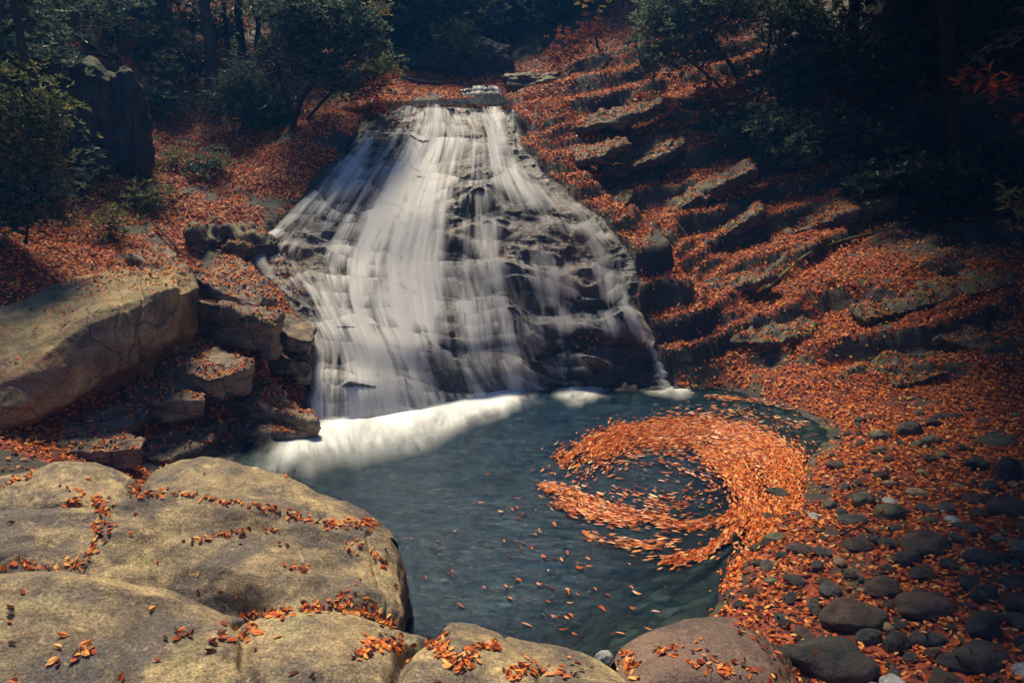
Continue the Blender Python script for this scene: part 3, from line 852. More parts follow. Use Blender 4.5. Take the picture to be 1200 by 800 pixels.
und = ([760, 760, 760, 760, 765, 770, 775, 778, 780, 782, 782, 784, 786, 786], [4.0, 4.0, 4.0, 4.0, 4.0, 4.0, 4.0, 4.02, 4.05, 4.05, 4.1, 4.2, 4.3, 4.32])
rows = [dropped(cr, 0.45, -1.6), dropped(cr, 0.38, -0.55), dropped(cr, 0.16, -0.06), cr] + rows_from(px, [mid, md2, low, und])
rows.append(dropped(rows[-1], 0.05, -0.8))
for r in rows:                                    # the right end turns down into the water
    e = r[-1] if isinstance(r[-1], np.ndarray) else at(*r[-1])
    r.append(e + np.array([0.02, 0.10, -0.30])); r.append(e + np.array([-0.05, 0.2, -1.3]))
ridge = lambda f: 0.05 * np.exp(-((f[:, 1] - 4.35 - 0.12 * f[:, 0] - 0.10 * np.sin(f[:, 0] * 2.6)) / 0.10) ** 2) * sstep(-1.9, -1.3, f[:, 0])
loft_rock("boulder", rows, 220, 300, M_granite, "broad brownish boulder sloping behind the bottom one, rounded end overhanging the pool", "boulder",
          lump=(1.2, 0.045), grit=(8, 0.006), extra=lambda f: ridge(f) - 0.05 * np.abs(fbm(np.c_[f[:, 0] * .9 + f[:, 1] * .5, f[:, 1] * 2.2 - f[:, 0] * .5, f[:, 2]] + 4, 3)), creases=((0.36, 0.012, 0.03), (0.72, 0.008, 0.03)))

# the two humps behind it
px = [150, 160, 175, 200, 230, 270, 320, 370, 420, 445, 455]
cy = [598, 578, 557, 544, 539, 544, 557, 578, 601, 620, 634]
ct = [5.55, 5.6, 5.65, 5.7, 5.72, 5.72, 5.72, 5.72, 5.7, 5.65, 5.6]
cr = [(a, b, c) for a, b, c in zip(px, cy, ct)]
m1 = ([604, 588, 574, 565, 562, 570, 584, 602, 620, 634, 644], [5.3, 5.33, 5.38, 5.42, 5.45, 5.45, 5.45, 5.45, 5.45, 5.42, 5.4])
m2 = ([615, 606, 600, 598, 598, 606, 620, 634, 648, 656, 664], [5.05, 5.05, 5.08, 5.1, 5.12, 5.15, 5.18, 5.18, 5.18, 5.15, 5.12])
rows = [dropped(cr, 0.45, -1.6), dropped(cr, 0.38, -0.5), dropped(cr, 0.18, -0.07), cr] + rows_from(px, [m1, m2])
rows.append(dropped(rows[-1], -0.05, -0.6))
loft_rock("boulder", rows, 140, 220, M_granite, "smooth pale humped boulder between the white foam and the leaf-filled groove", "boulder", lump=(1.6, 0.035), grit=(8, 0.009))
px = [-140, -60, 0, 30, 55, 85, 115, 140, 153, 160]
cy = [575, 568, 562, 556, 548, 544, 549, 562, 576, 592]
ct = [5.25, 5.25, 5.28, 5.3, 5.32, 5.34, 5.36, 5.36, 5.34, 5.3]
cr = [(a, b, c) for a, b, c in zip(px, cy, ct)]
m1 = ([590, 586, 582, 578, 572, 568, 572, 580, 588, 598], [5.05, 5.05, 5.08, 5.1, 5.1, 5.1, 5.12, 5.14, 5.14, 5.12])
m2 = ([618, 615, 612, 608, 604, 602, 602, 604, 606, 610], [4.85, 4.85, 4.87, 4.9, 4.9, 4.92, 4.94, 4.95, 4.96, 4.96])
rows = [dropped(cr, 0.45, -1.4), dropped(cr, 0.36, -0.45), dropped(cr, 0.16, -0.05), cr] + rows_from(px, [m1, m2])
rows.append(dropped(rows[-1], -0.05, -0.6))
loft_rock("boulder", rows, 120, 180, M_granite, "small peaked grey-tan boulder between the left frame edge and the dark gap", "boulder", lump=(1.8, 0.045), grit=(8, 0.010))

# ------------------------------------------------------------------ the big square block on the left bank
px =  [-160, -60, 0, 32, 52, 85, 122, 162, 190, 204, 209, 213]
bk =  [(335, 9.6), (331, 9.6), (328, 9.7), (322, 9.8), (322, 9.8), (321, 9.8), (319, 9.8), (314, 9.8), (314, 9.8), (316, 9.8), (318, 9.8), (321, 9.75)]
m1 =  [(395, 8.35), (378, 8.5), (370, 8.6), (362, 8.7), (352, 8.8), (346, 8.95), (340, 9.05), (332, 9.2), (325, 9.35), (324, 9.45), (326, 9.5), (332, 9.5)]
fe =  [(490, 7.25), (462, 7.4), (438, 7.55), (424, 7.68), (404, 7.85), (378, 8.1), (362, 8.3), (351, 8.55), (341, 8.8), (337, 8.95), (338, 9.05), (345, 9.15)]
f1 =  [(500, 7.15), (474, 7.3), (451, 7.45), (437, 7.58), (417, 7.75), (391, 8.02), (374, 8.23), (361, 8.49), (349, 8.76), (344, 8.94), (346, 9.06), (352, 9.2)]
f2 =  [(535, 7.05), (505, 7.2), (482, 7.38), (470, 7.52), (455, 7.68), (435, 7.95), (412, 8.18), (396, 8.45), (382, 8.73), (374, 8.93), (374, 9.1), (374, 9.35)]
fb =  [(560, 7.1), (530, 7.25), (503, 7.45), (492, 7.6), (482, 7.75), (464, 8.02), (440, 8.25), (422, 8.5), (405, 8.78), (396, 8.98), (396, 9.2), (396, 9.5)]
tk =  [(566, 7.5), (536, 7.65), (512, 7.85), (500, 8.0), (490, 8.2), (472, 8.4), (448, 8.65), (430, 8.9), (412, 9.2), (402, 9.3), (402, 9.5), (402, 9.7)]
def rw(lst): return [(a, y, t) for a, (y, t) in zip(px, lst)]
rows = [dropped(rw(bk), 0.8, -0.6), rw(bk), rw(m1), rw([(a[0] * .12 + b[0] * .88, a[1] * .12 + b[1] * .88) for a, b in zip(m1, fe)]), rw(fe), rw(f1), rw(f2), rw(fb), rw(tk), dropped(rw(tk), 0.6, -0.4)]
for r in rows:
    e = r[-1] if isinstance(r[-1], np.ndarray) else at(*r[-1])
    r.append(e + np.array([-0.05, 0.55, 0.0])); r.append(e + np.array([-0.3, 1.3, -0.1]))
def block_extra(f):
    pxx, pyy, _ = project(f)
    d = np.zeros(len(f))
    for cx, w, dp in ((165, 2.2, .05), (139, 1.6, .03), (190, 1.3, .03)):          # joints down the face
        d -= dp * np.exp(-((pxx - cx - 3 * np.sin(pyy * 0.11)) / w) ** 2)
    q = f[:, 2] * 3.1 + 0.7 * fbm(f * 1.2, 2)
    return d + 0.018 * (np.abs(q - np.floor(q) - 0.5) - 0.25) + 0.02 * np.abs(fbm(f * 2.3, 3))
loft_rock("granite_block", rows, 240, 320, M_block, "huge square-edged block on the left bank, sunlit top and reddish shaded face", "rock", lump=(0.9, 0.05), grit=(7, 0.010), extra=block_extra, sharp=True)

# ------------------------------------------------------------------ ledge slabs: polygons lifted off the bank, thick and chipped
def fine_rock_mesh(bm, cuts_len):
    for _ in range(7):
        es = [e for e in bm.edges if e.calc_length() > cuts_len]
        if not es: break
        bmesh.ops.subdivide_edges(bm, edges=es, cuts=1, use_grid_fill=True)
        bmesh.ops.triangulate(bm, faces=[f for f in bm.faces if len(f.verts) > 4])
def ledge(poly, lift, thick, tilt, label, mat=None, name="ledge_rock", group="flat ledge rocks stepping down the left bank", fine=0.07, rough=1.0, cat="rock", foot=None):
    mat = mat or M_ledge
    cx = sum(p[0] for p in poly) / len(poly); cy = sum(p[1] for p in poly) / len(poly)
    if name == "ledge_rock": poly = [(cx + (x - cx) * 1.14, cy + (y - cy) * 1.14) for x, y in poly]; rough *= 1.7
    c = cast(*(foot or (cx, cy)))
    n = np.array([tilt[0], tilt[1], 1.0]); n /= np.linalg.norm(n)
    c = c + np.array([0, 0, lift])
    top = []
    for (x, y) in poly:
        d = ray(x, y); o = np.array([0, 0, CAM_H])
        t = np.dot(c - o, n) / np.dot(d, n)
        tc = depth_of(c)
        t = min(max(t, tc - 1.2), tc + 1.6)
        top.append(o + t * d)
    top = np.array(top); ctr = top.mean(0)
    bm = bmesh.new()
    tv = [bm.verts.new(p) for p in top]
    bv = []
    for i, p in enumerate(top):
        out = (p - ctr) * np.array([1, 1, 0]); out /= np.linalg.norm(out) + 1e-6
        bv.append(bm.verts.new(p - n * thick * (0.9 + 0.3 * random.random()) + out * random.uniform(-0.06, 0.04)))
    m = len(tv)
    bm.faces.new(tv)
    bm.faces.new(bv[::-1])
    for i in range(m):
        j = (i + 1) % m
        bm.faces.new((tv[i], bv[i], bv[j], tv[j]))
    bmesh.ops.recalc_face_normals(bm, faces=bm.faces)
    bmesh.ops.bevel(bm, geom=list(bm.edges), offset=0.035, segments=2, affect='EDGES', profile=0.6, clamp_overlap=True)
    bmesh.ops.triangulate(bm, faces=list(bm.faces))
    fine_rock_mesh(bm, fine)
    bm.normal_update()
    V = np.array([v.co[:] for v in bm.verts]); N = np.array([v.normal[:] for v in bm.verts])
    q = (V @ n) * 9 + 0.8 * fbm(V * 1.5, 2)
    d = rough * (0.05 * fbm(V * 1.7, 4, 0.6) + 0.02 * fbm(V * 7, 3) + 0.02 * (np.abs(q - np.floor(q) - 0.5) - 0.25) * (1 - np.abs(N @ n)))
    V = V + N * d[:, None]
    base = np.array([V[:, 0].mean(), V[:, 1].mean(), V[:, 2].min()])
    for v, p in zip(bm.verts, V): v.co = p - base
    bmesh.ops.triangulate(bm, faces=list(bm.faces))
    me = bpy.data.meshes.new(name)
    bmesh.ops.recalc_face_normals(bm, faces=bm.faces)
    bm.to_mesh(me); bm.free()
    me.polygons.foreach_set("use_smooth", np.ones(len(me.polygons), bool))
    me.materials.append(mat)
    o = tag(link(name, me, loc=base), label, cat, group)
    fc = np.array([p.vertices[:] for p in me.polygons])
    SURF.append((o, V, fc))
    return o

GL = "flat ledge rocks stepping down the left bank"
ledge([(233,324),(253,309),(277,305),(303,322),(318,347),(296,356),(263,341)], .30, .50, (.10, -.10), "angular ledge with a dark undercut front, highest beside the falls on the left bank")
ledge([(214,344),(230,334),(262,340),(300,352),(322,366),(315,378),(268,360),(218,350)], .22, .5, (.12, -.12), "thick ledge with a broad dark front face just right of the big square block")
ledge([(172,421),(213,402),(262,411),(290,419),(284,430),(247,441),(216,431)], .20, .32, (.06, -.10), "flat grey ledge in the middle of the left terrace with a shadow under its lip")
ledge([(148,456),(172,434),(213,446),(235,452),(235,467),(187,470),(157,464)], .15, .28, (.10, -.12), "leaf-covered ledge below the big block's lower corner")
ledge([(232,465),(240,448),(267,436),(305,444),(358,478),(362,492),(313,478),(270,468)], .18, .34, (.14, -.16), "long tilted ledge running down to the foot of the falls")
ledge([(98,482),(133,466),(175,473),(168,488),(133,498),(102,492)], .12, .22, (.08, -.14), "small wedge ledge under the overhanging block")
ledge([(252,488),(267,473),(335,478),(366,497),(352,507),(300,506),(256,499)], .14, .30, (.08, -.16), "low dark ledge at the water's edge beside the foam")
ledge([(35,518),(73,499),(110,493),(162,514),(158,523),(100,527),(60,527)], .10, .22, (.05, -.18), "cracked brown ledge low on the left, behind the peaked boulder")
ledge([(160,532),(198,507),(233,486),(262,499),(242,516),(202,536)], .10, .22, (.14, -.14), "slanted ledge leading down to the dark gap behind the humped boulder")
ledge([(155,299),(187,288),(221,309),(216,320),(185,312)], .20, .40, (.16, -.06), "narrow tan ledge propped against the back of the square block")
ledge([(317,408),(333,396),(365,406),(362,424),(338,418)], .14, .30, (.20, -.1), "small broken ledge touching the left side of the main veil")
ledge([(318,372),(334,364),(366,384),(364,398),(340,392)], .16, .30, (.25, -.1), "narrow wet wedge of ledge under the side stream")
ledge([(268,262),(300,250),(330,262),(322,282),(290,288),(270,280)], .05, .35, (.30, -.2), "mossy ledge poking out of the leaves left of the upper falls", mat=M_bankrock, rough=2.4)
ledge([(222,262),(250,254),(275,262),(262,280),(232,282)], .04, .32, (.30, -.25), "low boulder-like ledge half buried in leaves on the left slope", mat=M_bankrock, rough=2.4)

GR = "rock outcrops on the leafy right bank"
def rledge(poly, lift, thick, tilt, label, mat=None, **kw):
    return ledge(poly, lift * 0.16, thick * 0.32, (tilt[0] * 1.3, tilt[1] - 0.2), label, mat or M_bankrock, name="outcrop_rock", group=GR, rough=2.3, **kw)
rledge([(646,92),(664,76),(700,60),(716,66),(702,84),(664,104)], .25, .6, (-.35, -.3), "rounded yellow-mossed outcrop at the top of the right bank")
rledge([(598,152),(640,143),(690,136),(730,126),(772,112),(776,120),(735,138),(690,147),(640,154),(602,160)], .3, .45, (-.2, -.1), "uppermost long shelf of layered rock right of the fall's crest")
rledge([(604,186),(650,178),(700,170),(735,160),(740,168),(704,182),(652,192),(608,196)], .3, .40, (-.2, -.1), "second long shelf of layered rock beside the top of the right stream")
rledge([(628,212),(675,198),(722,188),(765,172),(798,158),(804,166),(768,186),(722,200),(678,210),(634,222)], .3, .50, (-.22, -.1), "third long shelf of layered rock rising from the right stream's bend to the bushes")
rledge([(712,172),(735,156),(768,148),(792,160),(784,172),(752,182),(722,188)], .45, .6, (-.25, -.2), "yellowish mossy outcrop standing on the third shelf of the right bank")
rledge([(702,232),(722,222),(742,226),(734,240),(710,242)], .15, .35, (-.2, -.2), "flat tan outcrop ringed by leaves right of the falls")
rledge([(736,252),(775,234),(812,214),(850,198),(880,190),(884,198),(852,212),(815,232),(776,252),(742,264)], .35, .65, (-.28, -.1), "long overhanging shelf with a black hollow beneath, across the middle of the right bank")
rledge([(782,300),(818,276),(856,252),(890,236),(896,246),(862,266),(822,292),(788,312)], .3, .55, (-.28, -.15), "knobbly lichen-grey shelf amid the leaves, left of the big black hollow")
rledge([(770,350),(812,334),(858,322),(905,316),(908,326),(860,336),(815,348),(776,362)], .28, .5, (-.2, -.15), "low leafy shelf of rock above the far corner of the pool")
rledge([(845,380),(880,368),(925,362),(955,376),(950,395),(900,402),(855,400)], .20, .7, (-.1, -.25), "wide grey outcrop just above the far shore")
rledge([(1095,395),(1130,378),(1185,366),(1240,370),(1240,400),(1150,410)], .35, 1.0, (-.1, -.2), "big shaded outcrop at the right frame edge above the stones")
rledge([(985,440),(1040,415),(1100,412),(1120,432),(1060,452),(1000,456)], .25, .7, (-.1, -.2), "low black outcrop above the stony shore")
rledge([(905,262),(960,240),(1030,215),(1060,222),(1000,250),(925,276)], .35, 1.1, (-.28, -.1), "leaf-topped slab over the big black hollow on the right", fine=0.1)
rledge([(1000,360),(1060,335),(1130,318),(1190,315),(1190,332),(1090,356),(1015,376)], .25, .9, (-.2, -.15), "long shelf of rock under leaves far over on the right", fine=0.1)

# ------------------------------------------------------------------ river stones on the right
def stone_mesh(seed, mat, flat=0.7, sub=4, lump=0.22):
    bm = bmesh.new()
    bmesh.ops.create_icosphere(bm, subdivisions=sub, radius=1.0)
    V = np.array([v.co[:] for v in bm.verts])
    d = 1 + lump * fbm(V * 0.9 + seed * 7.7, 2) + 0.03 * fbm(V * 3.5 + seed, 3)
    V = V * d[:, None] * np.array([1, 0.85, flat])
    for v, p in zip(bm.verts, V): v.co = p
    me = bpy.data.meshes.new("stone")
    bm.to_mesh(me); bm.free()
    me.polygons.foreach_set("use_smooth", np.ones(len(me.polygons), bool))
    me.materials.append(mat)
    return me
STONE_M = {m: [stone_mesh(i + 10 * j, mm, f) for i, f in enumerate((0.62, 0.8, 0.5, 0.7))] for j, (m, mm) in enumerate((("dark", M_stone), ("olive", M_stone_olive), ("brown", M_stone_brown), ("tan", M_stone_tan), ("pale", M_stone_pale)))}
STONE_XY = []
def stone(px, py, w, h, kind, label, group, rz=None, idx=None, sink=0.36, tiltx=0.0):
    """centre and size in photo pixels; sits on the ground there"""
    p = cast(px, min(py + h * 0.30, 830))
    t = depth_of(p)
    rx = 0.5 * w * t / FPX
    me = STONE_M[kind][(idx if idx is not None else random.randrange(4))]
    fl = me.vertices and max(v.co.z for v in me.vertices)
    rzv = 0.5 * h * t / FPX * 0.95
    ry = max(rx * 0.75, rzv * 0.8)
    o = link("stone", me)
    o.location = p + np.array([0, 0.0, rzv * (1 - 2 * sink) * 0.8])
    o.scale = (rx * 0.93, ry * 0.93 / 0.85, rzv * 0.93 / fl)
    o.rotation_euler = (tiltx, random.uniform(-.12, .12), random.uniform(-.3, .3) if rz is None else rz)
    tag(o, label, "stone", group)
    STONE_XY.append((p[0], p[1], max(rx, ry)))
    return o
def crag(px, py, w, h, t, mat, label, seed, name="boulder", cat="boulder", ry=0.8, lump=.3, rot=0.0):
    """free-standing natural rock: centre, size in photo pixels and distance; its foot is sunk into the slope"""
    bm = bmesh.new(); bmesh.ops.create_icosphere(bm, subdivisions=6, radius=1.0)
    V = np.array([v.co[:] for v in bm.verts])
    V = np.sign(V) * np.abs(V) ** 0.72                       # squarer than a ball
    V = V * (1 + lump * fbm(V * 0.8 + seed * 3.3, 3))[:, None]
    sc_ = np.array([.5 * w, .5 * w * ry, .5 * h]) * t / FPX
    V = V * sc_
    q = V[:, 2] * 4.2 + 1.2 * fbm(V * 0.9 + seed, 2)
    n_ = V / (np.linalg.norm(V, axis=1)[:, None] + 1e-9)
    V = V + n_ * (0.10 * fbm(V * 1.6 + seed, 4, .6) + 0.035 * (np.abs(q - np.floor(q) - .5) - .25))[:, None]
    for v, p in zip(bm.verts, V): v.co = p
    me = bpy.data.meshes.new(name); bm.to_mesh(me); bm.free()
    me.polygons.foreach_set("use_smooth", np.ones(len(me.polygons), bool)); me.materials.append(mat)
    o = link(name, me, loc=at(px, py, t)); o.rotation_euler = (0, 0, rot)
    return tag(o, label, cat)
crag(490, 80, 84, 40, 21.5, M_mossy, "dark rock outcrop left of the upper cascade, under the back trees", 5, "boulder", "boulder", .9, .4, .4)
crag(566, 84, 66, 50, 22.0, M_mossy, "dark rock outcrop straight behind the upper cascade", 6, "boulder", "boulder", .9, .4)
crag(628, 104, 62, 34, 18.2, M_bankrock, "low mound of rock right of the upper cascade", 7, "boulder", "boulder", .9, .35, -.3)
tb_ = depth_of(cast(108, 196)) + 0.5
crag(98, 150, 128, 140, tb_, M_mossy, "large dark weathered boulder among the trees on the upper left", 1)
crag(154, 150, 36, 124, tb_ - 0.2, M_mossy, "upright moss-capped rock rib at the right end of the dark boulder in the left wood", 2, "rock_rib", "rock", 1.2, .22)
crag(112, 190, 40, 34, tb_ - 0.7, M_mossy, "small round mossy boulder at the foot of the dark one in the left wood", 3)
GS = "rounded stones on the leafy right shore"
NAMED = [
 (1043,596,44,28,"olive","smooth olive-green stone, the roundest one in the middle of the right shore"),
 (1011,582,30,24,"olive","tilted olive stone touching the upper left of the round green stone"),
 (1085,632,62,36,"brown","long brown stone below the round green stone"),
 (1062,650,32,28,"dark","dark blue stone in front of the long brown stone"),
 (1148,650,40,24,"dark","flat dark stone right of the long brown stone"),
 (1182,590,48,34,"brown","large dark brown stone at the right frame edge, mid height"),
 (1180,546,32,46,"dark","upright black stone at the right frame edge above the brown one"),
 (1144,540,30,24,"dark","squat dark stone left of the upright black stone"),
 (1065,500,30,30,"dark","grey round stone in the upper row on the far shore"),
 (1030,508,28,20,"olive","square-shouldered tan-olive stone in the upper row on the far shore"),
 (1092,514,24,20,"olive","small yellowish stone right of the grey round one on the far shore"),
 (1165,516,62,16,"dark","long flat slab-like stone at the far right of the shore"),
 (1005,634,34,22,"brown","reddish brown stone left of the dark blue stone"),
 (1000,606,36,16,"dark","low dark stone above the reddish brown one"),
 (1034,682,44,32,"brown","brown stone with a pointed top, above the two big dark ones at the bottom"),
 (998,716,78,42,"brown","big dark domed stone above the bottom black boulder"),
 (1082,704,68,34,"brown","broad flat reddish stone, lower right"),
 (978,765,100,62,"dark","big black slanting stone at the bottom of the right shore"),
 (1017,742,34,30,"dark","bluish stone right of the big black slanting one"),
 (1050,748,30,40,"dark","egg-shaped black stone beside the bluish stone"),
 (1080,745,36,30,"dark","grey-black stone with lit top, lower right row"),
 (1150,725,40,50,"dark","upright speckled stone with pale lichen, lower right"),
 (1150,762,70,44,"dark","large black stone under the speckled one"),
 (1152,690,34,34,"dark","dark rounded stone above the speckled upright one"),
 (1190,702,34,30,"brown","brown-grey stone at the right edge beside the dark rounded one"),
 (1120,770,44,26,"dark","low black stone at the bottom of the shore, left of the large black one"),
 (912,575,30,16,"dark","dark wet stone at the rim of the leaf raft"),
 (888,640,20,12,"dark","small wet stone between the leaf raft and the shore"),
 (880,692,22,16,"brown","small brown stone at the pool's edge, above the large pinkish boulder"),
 (866,707,18,14,"dark","bluish pebble-like stone just behind the pinkish boulder"),
 (900,604,18,12,"brown","small pinkish stone by the shore edge of the leaf raft"),
 (1044,565,18,14,"tan","small tan stone behind the round green stone"),
 (1088,608,24,14,"olive","small greenish stone above the long brown stone"),
 (762,784,44,32,"tan","round orange-tan stone at the bottom against the pinkish boulder"),
 (797,792,46,40,"tan","tan stone at the bottom edge right of the round orange one"),
 (758,764,30,16,"dark","small dark slate stone above the round orange-tan one"),
 (708,768,24,26,"pale","pale wet stone sticking out of the water near the bottom"),
]
for a in NAMED:
    stone(a[0], a[1], a[2], a[3], a[4], a[5], GS)
# large pinkish boulder at the bottom
px = [722, 735, 760, 800, 840, 870, 900, 925, 940]
cy = [784, 764, 747, 737, 731, 735, 756, 786, 818]
ct = [4.1, 4.15, 4.2, 4.25, 4.3, 4.32, 4.3, 4.25, 4.2]
cr = [(a, b, c) for a, b, c in zip(px, cy, ct)]
m1 = ([802, 784, 765, 754, 749, 756, 778, 804, 830], [3.95, 3.98, 4.0, 4.02, 4.05, 4.05, 4.05, 4.02, 4.0])
m2 = ([820, 812, 805, 800, 800, 805, 815, 830, 850], [3.75, 3.7, 3.68, 3.66, 3.66, 3.7, 3.74, 3.78, 3.8])
rows = [dropped(cr, 0.35, -0.9), dropped(cr, 0.30, -0.3), dropped(cr, 0.12, -0.03), cr] + rows_from(px, [m1, m2]) 
rows.append(dropped(rows[-1], -0.05, -0.6))
M_pink = rock_mat("pinkish_granite", (0.27, 0.17, 0.125), (0.16, 0.105, 0.082), (0.07, 0.05, 0.046), rough=0.6, grain=80, crack=0.2)
loft_rock("boulder", rows, 110, 140, M_pink, "smooth pinkish brown boulder at the bottom between the pool and the stony shore", "boulder", lump=(2.0, 0.03), grit=(9, 0.006))
# the many small ones: alike, so they share one label
rs = random.Random(5)
kinds = ["dark"] * 12 + ["brown"] * 5 + ["olive"] * 4 + ["tan"] * 2 + ["pale"]
cnt = 0
for tries in range(9000):
    if cnt >= 255: break
    x, y = rs.uniform(885, 1215), rs.uniform(478, 812)
    if x < 1000 - (y - 478) * 0.6 and y < 600: continue
    p = cast(x, y)
    if p[2] < 0.02 or p[2] > 0.9: continue
    t = depth_of(p)
    w = rs.choice([0.07, 0.09, 0.12, 0.15, 0.19, 0.23]) * FPX / t
    if any((p[0] - a) ** 2 + (p[1] - b) ** 2 < (0.7 * r + 0.35 * w * t / FPX) ** 2 for a, b, r in STONE_XY): continue
    stone(x, y, w, w * rs.uniform(0.5, 0.75), rs.choice(kinds), "small rounded stone half buried in wet leaves on the right shore", "small stones in the leaf litter", rz=rs.uniform(0, 6.28))
    cnt += 1
# ------------------------------------------------------------------ trees, shrubs and dead wood
def tube(path, radii, seg=7, seed=0.0, knob=0.12):
    P = np.asarray(path, float); n = len(P)
    T = np.gradient(P, axis=0); T /= np.linalg.norm(T, axis=1)[:, None] + 1e-9
    ref = np.array([0.3, 0.2, 1.0]) if abs(T[0][2]) < 0.8 else np.array([1.0, 0.3, 0.1])
    A = np.cross(T, ref); A /= np.linalg.norm(A, axis=1)[:, None] + 1e-9
    B = np.cross(T, A)
    th = np.linspace(0, 2 * math.pi, seg, endpoint=False)
    rr = np.asarray(radii)[:, None] * (1 + knob * perlin(np.c_[np.repeat(np.arange(n) * 0.35 + seed, seg), np.tile(np.cos(th), n), np.tile(np.sin(th), n)])).reshape(n, seg)
    V = P[:, None] + rr[..., None] * (np.cos(th)[None, :, None] * A[:, None] + np.sin(th)[None, :, None] * B[:, None])
    F = []
    for i in range(n - 1):
        for j in range(seg):
            F.append((i * seg + j, i * seg + (j + 1) % seg, (i + 1) * seg + (j + 1) % seg, (i + 1) * seg + j))
    return V.reshape(-1, 3), np.array(F)
class Parts:
    def __init__(self): self.V, self.F, self.n = [], [], 0
    def add(self, V, F):
        self.V.append(V); self.F.append(np.asarray(F) + self.n); self.n += len(V)
    def mesh(self, name, mat, base, smooth=True):
        return mesh_np(name, rebase(np.concatenate(self.V), base), np.concatenate(self.F), mat, smooth)
def wander(a, b, n, amp, rng, sag=0.0):
    t = np.linspace(0, 1, n)[:, None]
    L = np.linalg.norm(b - a)
    p = a * (1 - t) + b * t
    o = rng.normal(size=3) * 9
    w = np.stack([perlin(np.c_[t[:, 0] * 2.6 + o[0] + 31 * c, t[:, 0] * 0 + o[1], t[:, 0] * 0 + o[2]]) for c in range(3)], 1)
    return p + w * amp * L * np.sin(np.pi * np.clip(t, 0, 1)) ** 0.7 + np.array([0, 0, -sag * L]) * np.sin(np.pi * t)
def leaf_cloud(P, D, size, width, rng, fold=0.18):
    """leaf blades at P pointing along D; each two quads, creased"""
    n = len(P)
    L = size * rng.uniform(0.7, 1.25, n); Wd = L * width * rng.uniform(0.8, 1.2, n)
    D = D / (np.linalg.norm(D, axis=1)[:, None] + 1e-9)
    S = np.cross(D, rng.normal(size=(n, 3)) * 0.55 + [0, 0, 1.0]); S /= np.linalg.norm(S, axis=1)[:, None] + 1e-9
    U = np.cross(S, D)
    L, Wd = L[:, None], Wd[:, None]
    droop = rng.uniform(-0.25, 0.05, n)[:, None]
    b = P; tip = P + D * L + U * L * droop
    l1 = P + D * L * 0.33 - S * Wd * 0.5 + U * Wd * fold; l2 = P + D * L * 0.70 - S * Wd * 0.40 + U * (Wd * fold + L * droop * 0.4)
    r1 = P + D * L * 0.33 + S * Wd * 0.5 + U * Wd * fold; r2 = P + D * L * 0.70 + S * Wd * 0.40 + U * (Wd * fold + L * droop * 0.4)
    V = np.stack([b, l1, l2, tip, r2, r1], 1).reshape(-1, 3)
    k = np.arange(n)[:, None] * 6
    F = np.concatenate([k + np.array([0, 3, 2, 1]), k + np.array([0, 5, 4, 3])], 1).reshape(-1, 4)
    return V, F
def in_blob(n, rng, hollow=0.35):
    d = rng.normal(size=(n, 3)); d /= np.linalg.norm(d, axis=1)[:, None]
    return d * (hollow + (1 - hollow) * rng.random(n) ** 0.6)[:, None]
